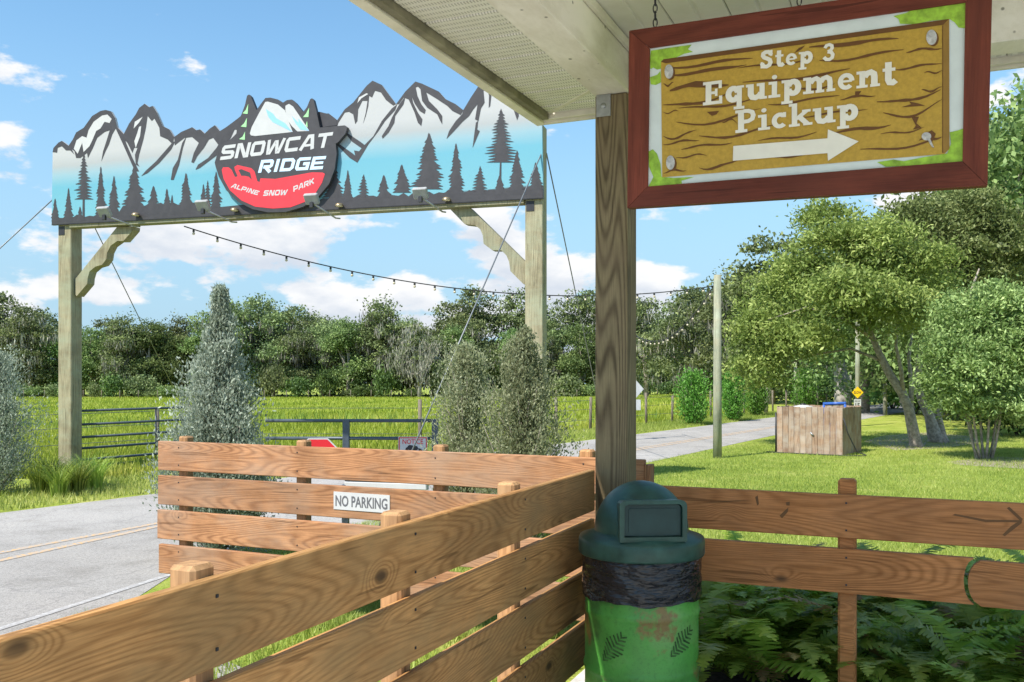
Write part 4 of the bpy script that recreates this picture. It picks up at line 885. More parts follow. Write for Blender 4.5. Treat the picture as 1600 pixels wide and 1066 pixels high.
for px, py in ((216, 338), (370, 330.5), (533, 323.5), (700, 314.5)):
    c = GP.at(px, py, 0.07); el = thing('sign_lamp', c, 'small bronze dome lamp on the lower edge of the gateway sign', 'lamp', 'bronze lamps along the foot of the gateway sign')
    lathe('shade', [(0.075, 0.0), (0.072, 0.02), (0.05, 0.045), (0.0, 0.055)], c, 'bronze', el, 16); lathe('glass', [(0.0, -0.012), (0.05, -0.008), (0.066, 0.004)], c, 'bulb', el, 16)
    bar('bracket', c - GN * 0.07 + ZX * 0.015, c + ZX * 0.015, 0.05, 0.03, 'bronze', el, 0.002)
# guy wires
def guy(p, q, label):
    o = tube('guy_wire', [p, q], 0.011, 'wire', None, 6); tag(o, label, 'wire', 'guy wires of the gateway sign')
zt_ = GP.at(850, 232).z; tR = PRp + ZX * zt_ + GS * (PS / 2)
guy(tR + GN * 0.12, ground(590, 828), 'steel guy wire from the right gateway post down past the notice sign')
guy(tR - GN * 0.12, ground(946, 682), 'steel guy wire from the right gateway post running back over the road')
tL = PLp + ZX * GP.at(82, 293).z - GS * (PS / 2)
d = at_depth(0, 388, 17.4) - tL; guy(tL, tL + d * ((tL.z + 0.02) / -d.z), 'steel guy wire from the left gateway post down to the far verge')
tL2 = PLp + ZX * GP.at(100, 305).z - GN * 0.15 + GS * 0.1
d = at_depth(214, 490, 21) - tL2; kq = (tL2.z + 0.6) / -d.z; guy(tL2, tL2 + d * kq, 'steel guy wire from the left gateway post back into the pasture')

# ------------------------------------------------------------------ green pole and string lights
pg = ground(1121, 716)
gp = thing('light_pole', pg, 'round green treated timber pole standing on the lawn by the road', 'pole')
zt_p = CAM_H + (HY - 430) / F * pg.y
tube('shaft', [pg - ZX * 0.2, pg + ZX * 1.5, pg + ZX * zt_p], [0.098, 0.092, 0.080], 'pole', gp, 16)
tube('hook', [pg + ZX * (zt_p - 0.25) - BX * 0.1, pg + ZX * (zt_p - 0.22) - BX * 0.03], 0.02, 'darkmetal', gp)
def string_lights(p, q, sag, n, label, bulb_mat, pitch=1):
    s = thing('string_lights', p, label, 'string lights', 'festoon strings')
    def at(t): return p.lerp(q, t) - ZX * (sag * 4 * t * (1 - t))
    tube('cable', [at(i / 48) for i in range(49)], 0.011, 'cable', s, 5)
    for i in range(n):
        c = at((i + 0.4) / n)
        if 'sock' not in soff_me:
            vs, fs = tube_geo([(0, 0, 0.005), (0, 0, -0.075)], [0.024, 0.03], 8); soff_me['sock'] = mesh('socket', vs, fs)
            prof = [(0.012, -0.075), (0.03, -0.10), (0.036, -0.125), (0.027, -0.15), (0.004, -0.162)]; vs, fs = [], []
            for r0, z in prof: vs += [(r0 * math.cos(2 * math.pi * k / 8), r0 * math.sin(2 * math.pi * k / 8), z) for k in range(8)]
            for a_ in range(4): fs += [[a_ * 8 + k, a_ * 8 + (k + 1) % 8, a_ * 8 + 8 + (k + 1) % 8, a_ * 8 + 8 + k] for k in range(8)]
            soff_me['bulb'] = mesh('bulb', vs, fs, True)
        so_ = link('socket', soff_me['sock'], 'cable', s, c - p); so_.scale = (.75, .75, .62); link('bulb', soff_me['bulb'], 'bulb', so_)
string_lights(GP.at(281, 352, -0.12), pg + ZX * (zt_p - 0.24) - BX * 0.1, 0.62, 27, 'festoon string with bare bulbs from the gateway sign to the green pole', 'bulb')
string_lights(pg + ZX * (zt_p - 0.26) - BX * 0.1, at_depth(990, 521, 27.06), 0.62, 17, 'festoon string dipping from the green pole to the diamond sign post behind the column', 'bulb')

# ------------------------------------------------------------------ pasture gate and signs beyond the fence
g0 = ground(120, 737); gdir = (RD * 0.9 + RN * 0.02).normalized()
gate = thing('pasture_gate', g0, 'blue grey six bar pipe gate hung on the left gateway post', 'gate')
gl = 3.9; zs = [1.14, 0.88, 0.64, 0.43, 0.21, 0.08]
for i, z in enumerate(zs): tube('bar', [g0 + ZX * z + gdir * 0.0, g0 + gdir * gl + ZX * z], 0.024, 'gate', gate)
for t in (0.0, gl): tube('upright', [g0 + gdir * t + ZX * 0.06, g0 + gdir * t + ZX * 1.16], 0.026, 'gate', gate)
tube('upright', [g0 + gdir * 1.75 + ZX * 0.08, g0 + gdir * 1.75 + ZX * 1.13], 0.016, 'gate', gate)
tube('hinge_post', [g0 - gdir * 0.12 - ZX * 0.1, g0 - gdir * 0.12 + ZX * 1.1], 0.045, 'gate', gate)
D2 = 18.3
g2 = thing('pipe_barrier', at_depth(540, 727, D2), 'blue grey two bar pipe barrier with square posts behind the notice sign', 'barrier')
for y in (657.5, 685): tube('bar', [at_depth(415, y, D2), at_depth(682, y, D2)], 0.034, 'gate', g2)
for x in (541, 680):
    p = at_depth(x, 655, D2); bar('post', Vector((p.x, p.y, -0.1)), p, 0.13, 0.13, 'gate', g2, 0.006, up=Vector((0, 1, 0)))
NPn = Plane(Vector((0, D2 - 0.06, 0)), Vector((0, -1, 0)))
nt = thing('notice_sign', NPn.at(645, 720), 'white notice sign with red border and camera picture on the pipe barrier', 'sign')
ntp = prism('plate', [NPn.at(*p) for p in ((622, 682.5), (668, 682.5), (668, 742), (622, 742))], Vector((0, 1, 0)), 0.01, 'print_white', nt)
decal('border', [[(623, 683.5), (667, 683.5), (667, 685), (623, 685)], [(623, 685), (624.5, 685), (624.5, 741), (623, 741)], [(665.5, 685), (667, 685), (667, 741), (665.5, 741)]], NPn, 0.004, 'signred', ntp)
text_print('lettering', 'NOTICE', NPn, (629, 694), (661, 694), (629, 686.5), 0.004, 'signred', ntp, 0.01)
decal('camera_picture', [[(637, 697), (640, 695.5), (652, 697.5), (654, 702), (646, 706), (638, 703)], [(634, 700), (637.5, 698), (638, 708), (632, 711)], [(654, 700), (660, 703), (659, 707), (654, 704)]], NPn, 0.004, 'black_ink', ntp)
OP = Plane(Vector((0, 17.6, 0)), Vector((0, -1, 0)))
ss = thing('stop_sign', OP.at(497, 735), 'red octagonal road sign showing over the sunlit fence beside a post', 'sign')
oc = [(497 + 37 * 1.082 * math.cos(R(22.5 + 45 * i)), 722 + 37 * 1.082 * math.sin(R(22.5 + 45 * i))) for i in range(8)]
ssp = prism('plate', [OP.at(*p) for p in oc], Vector((0, 1, 0)), 0.008, 'print_white', ss)
decal('red_face', [[(497 + (x - 497) * 0.95, 722 + (y - 722) * 0.95) for x, y in oc]], OP, 0.003, 'signred', ssp)
p = OP.at(497, 725); bar('post', Vector((p.x, p.y + 0.04, -0.1)), Vector((p.x, p.y + 0.04, OP.at(497, 690).z)), 0.05, 0.05, 'metal', ss, 0.003, up=Vector((0, 1, 0)))
# road sign behind the column
DD = 27.0; DP = Plane(Vector((0, DD, 0)), Vector((-0.3, -1, 0)))
ds = thing('diamond_sign', DP.at(993, 672), 'grey back of a diamond road sign over a small plate half behind the column', 'sign')
prism('diamond_plate', [DP.at(*p) for p in ((992, 592), (1006, 608), (992, 624), (978, 608))], Vector((0, 1, 0)), 0.006, 'signgrey', ds)
prism('small_plate', [DP.at(*p) for p in ((984, 624.5), (1001, 624.5), (1001, 641), (984, 641))], Vector((0, 1, 0)), 0.006, 'signgrey', ds)
p = DP.at(992, 675); bar('post', Vector((p.x, p.y + 0.04, -0.1)), Vector((p.x, p.y + 0.04, DP.at(992, 516).z)), 0.06, 0.06, 'metal', ds, 0.003, up=Vector((0, 1, 0)))
# slow sign on a timber pole
sp = ground(1340, 666); SPl = Plane(Vector((sp.x, sp.y - 0.12, 0)), Vector((-0.1, -1, 0)))
sl = thing('slow_sign', sp, 'yellow diamond slow sign and white speed plate on a timber pole', 'sign')
tube('pole', [sp - ZX * 0.1, sp + ZX * 3.9], [0.09, 0.075], 'pole', sl, 10)
prism('diamond_plate', [SPl.at(*p) for p in ((1340, 604), (1349, 613.3), (1340, 622.5), (1331, 613.3))], Vector((0, 1, 0)), 0.006, 'signyellow', sl)
text_print('lettering', 'SLOW', SPl, (1334.2, 615.5), (1345.8, 615.5), (1334.2, 611.3), 0.004, 'black_ink', sl, 0.02)
prism('speed_plate', [SPl.at(*p) for p in ((1334.4, 624), (1345.4, 624), (1345.4, 638.5), (1334.4, 638.5))], Vector((0, 1, 0)), 0.006, 'print_white', sl)
text_print('lettering', '15', SPl, (1336.4, 637), (1343.4, 637), (1336.4, 630), 0.004, 'black_ink', sl, 0.03)
text_print('lettering', 'SPEED LIMIT', SPl, (1335.5, 628.3), (1344.3, 628.3), (1335.5, 625.8), 0.004, 'black_ink', sl)
# low white barrier arm glimpsed through the fence
ba = thing('barrier_arm', ground(535, 830), 'low white and dark barrier arm glimpsed through the gaps of the sunlit fence', 'barrier')
pa, pb = at_depth(540, 757, 9.6), at_depth(668, 761, 9.0)
bar('arm', pa, pb, 0.05, 0.06, 'print_white', ba, 0.006); tube('pipe', [pa + ZX * 0.05, pb + ZX * 0.05], 0.018, 'gate', ba, 8)
bar('post', Vector((pa.x, pa.y, -0.1)), pa, 0.07, 0.07, 'gate', ba, 0.005, up=Vector((0, 1, 0)))

# ------------------------------------------------------------------ picket enclosure on the lawn
e0 = ground(1214, 708); e1 = ground(1316, 713); ed = (e1 - e0).normalized(); en = Vector((-ed.y, ed.x, 0))
e2 = e1 + en * 1.55; e3 = e0 + en * 1.55
enc = thing('picket_enclosure', (e0 + e2) / 2, 'grey brown picket box screening pump gear on the lawn', 'enclosure')
def picket_side(p, q):
    L = (q - p).length; n = max(3, round(L / 0.142)); d = (q - p) / n
    for i in range(n):
        c = p + d * (i + 0.5); h_ = 1.07 + random.uniform(-.012, .012); w = d.length - 0.006
        me = box_mesh('picket', w, 0.018, h_, 0.003)
        o = link('picket', me, 'picket', enc, c + ZX * (h_ / 2 + 0.02) - wpos(enc)); o.rotation_euler = (random.uniform(-.008, .008), random.uniform(-.006, .006), math.atan2(d.y, d.x))
picket_side(e0, e1); picket_side(e1, e2); picket_side(e2, e3); picket_side(e3, e0)
for a_, b_ in ((e0, e1), (e1, e2), (e2, e3), (e3, e0)):
    inn = ((e0 + e2) / 2 - (a_ + b_) / 2).normalized() * 0.035
    for z in (0.25, 0.9): bar('stringer', a_ + inn + ZX * z + (b_ - a_) * .03, b_ + inn + ZX * z - (b_ - a_) * .03, 0.038, 0.075, 'picket', enc, 0.003)
tube('corner_trim', [e0 - en * 0.02 - ed * 0.02, e0 - en * 0.02 - ed * 0.02 + ZX * 0.95], 0.018, 'darkmetal', enc)
hp = e0.lerp(e1, 0.55) - en * 0.03 + ZX * 0.47
tube('hasp', [hp - ed * 0.03 + ZX * 0.05, hp, hp + ed * 0.04 - ZX * 0.02], 0.016, 'metal', enc, 6)
pm = (e0 + e2) / 2 + ed * 0.35; pump = thing('pump', pm, 'blue pump frame poking above the picket box', 'pump')
for dx in (-0.3, 0.3): tube('leg', [pm + ed * dx, pm + ed * dx * 0.8 + ZX * 1.16], 0.03, 'bluepump', pump)
tube('handle', [pm - ed * 0.26 + ZX * 1.15, pm + ed * 0.26 + ZX * 1.17], 0.035, 'bluepump', pump)
lathe('motor', [(0.0, 0.0), (0.2, 0.0), (0.22, 0.1), (0.22, 0.6), (0.12, 0.7), (0.0, 0.72)], pm, 'bluepump', pump, 18)
tk = (e0 + e2) / 2 - ed * 0.42 + en * .1; tank = thing('tank', tk, 'white tank top showing above the picket box', 'tank')
lathe('shell', [(0.0, 0.0), (0.26, 0.0), (0.27, 0.05), (0.27, 1.0), (0.22, 1.08), (0.08, 1.11), (0.0, 1.115)], tk, 'print_white', tank, 24); lathe('cap', [(0.07, 1.1), (0.07, 1.14), (0.0, 1.145)], tk, 'darkmetal', tank, 12)
cb = tube('hose', [e1 + ed * 0.03 + ZX * 0.85, e1 + en * 0.1 + ed * 0.10 + ZX * 0.5, e1 + en * 0.25 + ed * 0.25 + ZX * 0.1, e1 + en * 0.3 + ed * 0.45 + ZX * 0.02, e1 + en * 0.1 + ed * 0.4 + ZX * 0.02, e1 - en * 0.06 + ed * 0.05 + ZX * 0.02, e0 - en * 0.1 + ZX * 0.02, e0 - ed * 0.25 + ZX * 0.02], 0.014, 'cable', None, 6)
tag(cb, 'black hose trailing from the picket box over the lawn', 'hose')

# ------------------------------------------------------------------ posts and wires of the pasture fences
fence_i = 0
fx = thing('pasture_fence', TQ(10, 14.3), 'grey post and wire fence along the pasture edge beyond the road', 'fence')
t = -14.0; pts = []
while t < 60:
    p = TQ(t, (14.3 if t > 17 else 18.5) + random.uniform(-.05, .05)); z = gz(p.x, p.y); h_ = 1.15 + random.uniform(-.1, .1)
    if not (-8 < t < 12.5 and False): tube('post', [Vector((p.x, p.y, z - .2)), Vector((p.x + random.uniform(-.03, .03), p.y, z + h_))], 0.05, 'fieldpost', fx, 7)
    pts.append(Vector((p.x, p.y, z))); t += 2.3
for hz_ in (0.35, 0.7, 1.0): tube('wire', [p + ZX * hz_ for p in pts], 0.006, 'wire', fx, 4)
ff = thing('far_fence', Vector((-20, 125, gz(-20, 125))), 'far line of thin fence posts below the oak wood', 'fence')
pts = []
for i in range(46):
    x = -78 + i * 2.9; y = 128 + 2 * math.sin(i * .4); z = gz(x, y)
    tube('post', [Vector((x, y, z - .1)), Vector((x, y, z + 1.2))], 0.055, 'fieldpost', ff, 5); pts.append(Vector((x, y, z + 1.0)))
for (px, pb_, pt) in ((1243, 637, 566), (1197, 647, 596), (1383, 649, 588), (1328, 640, 585)):
    p = ground(px, pb_); h_ = CAM_H + (HY - pt) / F * p.y
    o = tube('verge_post', [p - ZX * .2, p + ZX * h_], [0.11, 0.09], 'pole', None, 8); tag(o, 'weathered round timber post standing on the far lawn behind the picket box', 'post', 'timber posts on the far lawn')

# ------------------------------------------------------------------ foliage
def leaf_mesh(name, C, Ln, W, seed, up=0.5, tint=None, dirs=None, droop=0.0):
    """one small folded-diamond face per leaf: C (n,3) centres"""
    rg = np.random.RandomState(seed); n = len(C)
    d = rg.normal(size=(n, 3)) if dirs is None else dirs + rg.normal(size=(n, 3)) * 0.35
    d[:, 2] -= droop; d /= np.linalg.norm(d, axis=1, keepdims=True) + 1e-9
    nr = rg.normal(size=(n, 3)); nr[:, 2] += up; s = np.cross(d, nr); s /= np.linalg.norm(s, axis=1, keepdims=True) + 1e-9
    L = Ln * (0.65 + 0.7 * rg.rand(n, 1)); w = W * (0.65 + 0.7 * rg.rand(n, 1))
    V = np.empty((n, 4, 3)); V[:, 0] = C - d * L / 2; V[:, 1] = C + s * w / 2; V[:, 2] = C + d * L / 2; V[:, 3] = C - s * w / 2
    return quads_mesh(name, V, tint if tint is not None else rg.rand(n))
def quads_mesh(name, V, tint):
    n, kk = V.shape[0], V.shape[1]
    me = bpy.data.meshes.new(name); me.vertices.add(n * kk); me.vertices.foreach_set('co', V.reshape(-1).astype(np.float32))
    me.loops.add(n * kk); me.loops.foreach_set('vertex_index', np.arange(n * kk, dtype=np.int32))
    me.polygons.add(n); me.polygons.foreach_set('loop_start', np.arange(0, n * kk, kk, dtype=np.int32)); me.polygons.foreach_set('loop_total', np.full(n, kk, dtype=np.int32))
    at = me.attributes.new('tint', 'FLOAT', 'POINT'); at.data.foreach_set('value', np.repeat(np.clip(tint, 0, 1), kk).astype(np.float32))
    me.update(); me.validate(); return me
def crown_points(blobs, n_clump, per, sig, seed, inner=0.45):
    rg = np.random.RandomState(seed); vol = np.array([b[3] * b[4] * b[5] for b in blobs]) ** 0.7; vol /= vol.sum()
    out, tint = [], []
    for _ in range(n_clump):
        b = blobs[rg.choice(len(blobs), p=vol)]; v = rg.normal(size=3); v /= np.linalg.norm(v)
        if v[2] < -0.3 and rg.rand() < 0.5: v[2] = -v[2]
        r = (inner + (1 - inner) * rg.rand() ** 0.6) * (1.0 + (0.30 * rg.rand() if rg.rand() < 0.22 else 0)); c = np.array(b[:3]) + v * np.array(b[3:6]) * r
        k = int(per * (0.5 + rg.rand())); s = sig * (0.6 + 0.8 * rg.rand())
        p = c + rg.normal(size=(k, 3)) * np.array([s, s, s * 0.5]); out.append(p)
        tint.append(np.clip(rg.normal(0.44, 0.24) + rg.normal(size=k) * 0.12, 0, 1))
    return np.concatenate(out), np.concatenate(tint)
def limb_geo(base, tips, r0, seed, seg=7, wob=0.08):
    rg = random.Random(seed); parts = []
    for tip_, start, r in tips:
        s = Vector(start); e = Vector(tip_); n = 5; L = (e - s).length
        pts = [s.lerp(e, i / n) + Vector((rg.uniform(-1, 1), rg.uniform(-1, 1), rg.uniform(-.5, 1))) * (wob * L * (0 if i in (0,) else 1)) * 0.6 for i in range(n + 1)]
        parts.append(tube_geo(pts, [r * (1 - 0.75 * i / n) for i in range(n + 1)], seg))
    return parts
def oak_variant(seed, H=13.5, moss=True, n=380, per=30, leaf=0.36, mat='oak', spread=1.0):
    rg = random.Random(seed); rx = rg.uniform(3.8, 5.2) * spread
    blobs = []
    for i in range(9):
        a_ = rg.uniform(0, 6.28); rr_ = rg.uniform(0.2, 0.75) * rx; z = H * rg.uniform(0.34, 0.80)
        blobs.append((rr_ * math.cos(a_), rr_ * math.sin(a_), z, rg.uniform(1.5, 2.7) * spread, rg.uniform(1.5, 2.7) * spread, rg.uniform(1.1, 2.0)))
    blobs.append((0, 0, H * 0.84, 2.2, 2.2, H * 0.15)); blobs.append((rg.uniform(-2, 2), 0, H * 0.26, rx * .8, rx * .8, 2.0))
    C, T = crown_points(blobs, n, per, 0.55, seed, 0.5)
    crown = leaf_mesh('crown', C, leaf, leaf * 0.62, seed, 1.3, T)
    tips = [((b[0], b[1], b[2]), (0, 0, H * rg.uniform(.15, .35)), 0.16) for b in blobs[:8]]
    geo = [tube_geo([(0, 0, -0.5), (rg.uniform(-.2, .2), 0, H * .25), (rg.uniform(-.5, .5), rg.uniform(-.4, .4), H * .55), (0, 0, H * .85)], [0.36, 0.28, 0.18, 0.05], 8)] + limb_geo(None, tips, .15, seed)
    vs, fs = join_geo(geo); trunk = mesh('trunk', vs, fs, True)
    mo = None
    if moss:
        r2 = np.random.RandomState(seed + 5); P = []
        for b in blobs:
            for _ in range(16):
                v = r2.normal(size=3); v /= np.linalg.norm(v); v[2] = -abs(v[2]) * .6; P.append(np.array(b[:3]) + v * np.array(b[3:6]) * 1.0)
        P = np.array(P); P = np.repeat(P, 5, 0) + r2.normal(size=(len(P) * 5, 3)) * .28
        mo = leaf_mesh('moss', P, 1.25, 0.13, seed, 0, None, np.tile(np.array([[0, 0, -1.0]]), (len(P), 1)) * 2.5)
    return crown, trunk, mo, mat
def place_tree(var, loc, s, rz, label, cat='tree', group=None, name='oak_tree', bark='bark', mat=None, sz=None):
    crown, trunk, mo, m_ = var
    t_ = thing(name, loc, label, cat, group); t_.scale = (s, s, sz or s); t_.rotation_euler = (0, 0, rz)
    tr_ = link('trunk', trunk, bark, t_); tr_.material_slots[0].link = 'OBJECT'; tr_.material_slots[0].material = M[bark]; link('crown', crown, mat or m_, t_)
    if mo is not None: link('moss', mo, 'moss', t_)
    return t_
ov = [oak_variant(100 + i, moss=(i % 3 != 2)) for i in range(6)]
ovg = [(c, t, None, 'tall') for c, t, m_, _ in [oak_variant(200 + i, moss=False) for i in range(2)]]
rg = random.Random(21)
WOOD = 'dark evergreen oak in the wood beyond the pasture'
x = -98.0; i = 0
while x < 52:
    y = 139 + rg.uniform(-3, 3) - max(0, x) * 0.15; s = rg.choice((.74, .82, .88, .94, 1.02, 1.1)) * rg.uniform(.95, 1.05)
    gr_ = rg.random() < 0.3
    v = ovg[rg.randrange(2)] if gr_ else ov[rg.randrange(6)]
    place_tree(v, Vector((x, y, gz(x, y) - .1)), s, rg.uniform(0, 6.28), ('moss hung grey green oak' if v[2] is not None else 'leafy green tree') + ' standing in the edge of the wood beyond the pasture', group='trees along the edge of the wood')
    x += rg.uniform(3.6, 5.6); i += 1
x = -104.0
while x < 60:
    y = 148 + rg.uniform(-3, 3) - max(0, x) * 0.15; s = rg.choice((.84, .96, 1.08, 1.26)) * rg.uniform(.96, 1.04)
    v = ov[rg.randrange(6)]
    place_tree((v[0], v[1], None, v[3]), Vector((x, y, gz(x, y))), s, rg.uniform(0, 6.28), 'oak crown rising behind the front trees of the far wood', group='trees deeper in the wood')
    x += rg.uniform(5, 7.5)
# pale bare moss-laden tree in the wood
bv = oak_variant(330, H=11, moss=True, n=60, per=14)
r2 = np.random.RandomState(9); P = np.repeat(r2.normal(size=(130, 3)) * np.array([2.6, 2.6, 2.3]), 16, 0) + r2.normal(size=(2080, 3)) * np.array([.3, .3, .5]) 
P = P + np.array([0, 0, 6.5])
mo = leaf_mesh('moss', P + np.array([0, 0, 0.0]), 0.75, 0.10, 9, 0, None, np.tile(np.array([[0, 0, -1.0]]), (len(P), 1)) * 2)
p = at_depth(655, 615, 131); place_tree((bv[0], bv[1], mo, 'oak'), Vector((p.x, p.y, gz(p.x, p.y))), 0.92, 0.6, 'half bare tree draped in pale grey moss at the wood edge', name='mossy_tree', bark='bark_pale')
# undergrowth
def bush_variant(seed, n=120, leaf=0.24, r=1.6, h=1.5, per=18, sig=.35):
    r3 = random.Random(seed); bl = [(r3.uniform(-r, r) * .7, r3.uniform(-r, r) * .7, r3.uniform(.4, .75) * h, r * .6, r * .6, h * .5) for _ in range(5)]
    C, T = crown_points(bl, n, per, sig, seed, .5); C[:, 2] = np.abs(C[:, 2]); return leaf_mesh('foliage', C, leaf, leaf * .6, seed, .7, T)
bvs = [bush_variant(400 + i) for i in range(3)]
stem_me = mesh('stem', *join_geo([tube_geo([(0, 0, -.1), (.5 * math.cos(a_), .5 * math.sin(a_), 1.0)], [.04, .015], 5) for a_ in (0, 1.3, 2.6, 3.9, 5.2)]))
def place_bush(k, loc, s, label, group, mat='bush', sz=None, name='bush'):
    b_ = thing(name, loc, label, 'bush', group); b_.scale = (s, s, sz or s); b_.rotation_euler = (0, 0, rg.uniform(0, 6.28))
    fo = link('foliage', bvs[k], mat, b_); fo.material_slots[0].link = 'OBJECT'; fo.material_slots[0].material = M[mat]; link('stem', stem_me, 'bark_dark', b_)
x = -92.0
while x < 48:
    y = 134 + rg.uniform(-2, 1.5) - max(0, x) * 0.15; place_bush(rg.randrange(3), Vector((x, y, gz(x, y) - .1)), rg.uniform(.7, 1.5), 'green undergrowth bush along the foot of the far wood', 'undergrowth of the far wood', rg.choice(('bush', 'oak', 'oak', 'tall')), sz=rg.choice((.7, 1.1, 1.7, 2.4)) * rg.uniform(.9, 1.1)); x += rg.uniform(2.6, 4.2)

x = -100.0
while x < 56:
    place_bush(rg.randrange(3), Vector((x, 152 - max(0, x) * .15, gz(x, 152))), rg.uniform(2.2, 2.9), 'tall dark thicket filling the depth of the far wood', 'thicket deep in the far wood', sz=rg.uniform(3.4, 4.6)); x += 4.6
# --- trees on the right
# leaning tree with long layered crown
lb = ground(1433, 699)
def W(px, py, D): return np.array(at_depth(px, py, D))
blobs = []
for (px, py, dd, r_x, r_z) in ((1190, 520, 0.5, 48, 55), (1240, 450, 1.0, 60, 50), (1300, 400, .8, 60, 45), (1370, 385, .2, 62, 48), (1430, 430, .4, 62, 55), (1330, 470, -1.0, 75, 50), (1250, 535, -.4, 55, 32), (1390, 485, -.8, 62, 40), (1185, 580, .6, 35, 30), (1450, 500, 1.6, 50, 60), (1290, 350, 1.6, 38, 30)):
    D = lb.y + dd; c = W(px, py, D); blobs.append((*c, r_x / F * D, 1.1, r_z / F * D))
lt = thing('leaning_tree', lb, 'broad light green tree with leaning pale trunk behind the picket box', 'tree')
C, T = crown_points(blobs, 1080, 58, 0.20, 31, .42)
link('crown', leaf_mesh('crown', C - np.array(lb), 0.12, 0.05, 31, 1.5, T), 'laurel', lt)
tk_pts = [Vector(at_depth(px, py, lb.y)) - lb for px, py in ((1434, 706), (1430, 690), (1420, 640), (1410, 615), (1390, 585), (1375, 555), (1362, 525), (1350, 480), (1340, 430))]
geo = [tube_geo(tk_pts, [.19, .15, .125, .115, .10, .085, .07, .05, .02], 10)]
def pxl(*pp): return [Vector(at_depth(px, py, lb.y + dd)) - lb for px, py, dd in pp]
geo.append(tube_geo(pxl((1424, 650, 0), (1424, 600, .1), (1420, 560, .3), (1430, 480, .5)), [.07, .055, .045, .02], 7)); geo.append(tube_geo(pxl((1412, 620, 0), (1408, 580, -.2), (1400, 540, -.3), (1405, 460, -.4)), [.06, .05, .035, .015], 7))
geo.append(tube_geo(pxl((1380, 565, 0), (1330, 545, .2), (1270, 555, .4), (1210, 575, .5)), [.05, .035, .022, .01], 6)); geo.append(tube_geo(pxl((1365, 530, 0), (1320, 500, -.3), (1260, 480, -.4), (1200, 500, -.2)), [.05, .035, .022, .01], 6)); geo.append(tube_geo(pxl((1352, 490, 0), (1300, 430, .4), (1260, 400, .6)), [.04, .025, .01], 6))
vs, fs = join_geo(geo); link('trunk', mesh('trunk', vs, fs, True), 'bark', lt)
# second trunk right behind
l2 = ground(1462, 692); t2 = thing('oak_tree', l2, 'dark leafy tree with curved double trunk just behind the leaning tree', 'tree')
blobs = [(*W(px, py, l2.y + dd), rx / F * l2.y, 1.3, rz / F * l2.y) for px, py, dd, rx, rz in ((1480, 420, 1.2, 60, 60), (1530, 380, 1.5, 70, 60), (1440, 350, 2.0, 60, 40), (1580, 430, 1.5, 60, 70), (1500, 500, 1.2, 50, 50), (1510, 330, 2.2, 50, 40))]
C, T = crown_points(blobs, 560, 58, 0.23, 32, .45); link('crown', leaf_mesh('crown', C - np.array(l2), 0.13, 0.06, 32, 1.5, T), 'camphor', t2)
g2_ = [tube_geo([Vector(at_depth(px, py, l2.y)) - l2 for px, py in ((1468, 696), (1460, 680), (1452, 650), (1440, 625), (1432, 600), (1440, 540), (1470, 460))], [.24, .19, .13, .11, .10, .08, .03], 9), tube_geo([Vector(at_depth(px, py, l2.y + .1)) - l2 for px, py in ((1476, 696), (1472, 680), (1466, 650), (1470, 600), (1500, 500), (1530, 420))], [.16, .12, .09, .08, .06, .02], 8)]
vs, fs = join_geo(g2_); link('trunk', mesh('trunk', vs, fs, True), 'bark', t2)
# multi-stem shrub tree
mb = ground(1536, 718); ms = thing('multistem_tree', mb, 'rounded fresh green small tree on many thin stems over bare earth', 'tree')
blobs = [(*W(px, py, mb.y + dd), rx / F * mb.y, .85, rz / F * mb.y) for px, py, dd, rx, rz in ((1475, 560, 0, 38, 50), (1510, 500, .1, 45, 45), (1560, 480, 0, 50, 40), (1520, 580, -.6, 50, 50), (1580, 560, -.4, 50, 60), (1640, 540, 0, 60, 70), (1500, 628, -.2, 40, 24), (1562, 640, -.3, 42, 24), (1625, 632, 0, 45, 26), (1468, 610, .2, 24, 28), (1530, 530, .8, 60, 55))]
C, T = crown_points(blobs, 860, 52, 0.17, 33, .45); link('crown', leaf_mesh('crown', C - np.array(mb), 0.10, 0.04, 33, 1.5, T), 'camphor', ms)
geo = []
for (x0, x1, x2, dd) in ((1528, 1512, 1490, .1), (1532, 1522, 1512, -.1), (1537, 1532, 1530, .2), (1541, 1545, 1552, -.1), (1545, 1556, 1580, .1), (1549, 1562, 1570, -.2), (1526, 1516, 1500, .3)):
    geo.append(tube_geo([Vector(at_depth(x0, 720, mb.y)) - mb, Vector(at_depth((x0 + x1) / 2, 695, mb.y + dd * .5)) - mb, Vector(at_depth(x1, 660, mb.y + dd)) - mb, Vector(at_depth(x2, 560, mb.y + dd * 1.5)) - mb], [.032, .028, .024, .01], 6))
vs, fs = join_geo(geo); link('stem', mesh('stem', vs, fs, True), 'bark', ms)
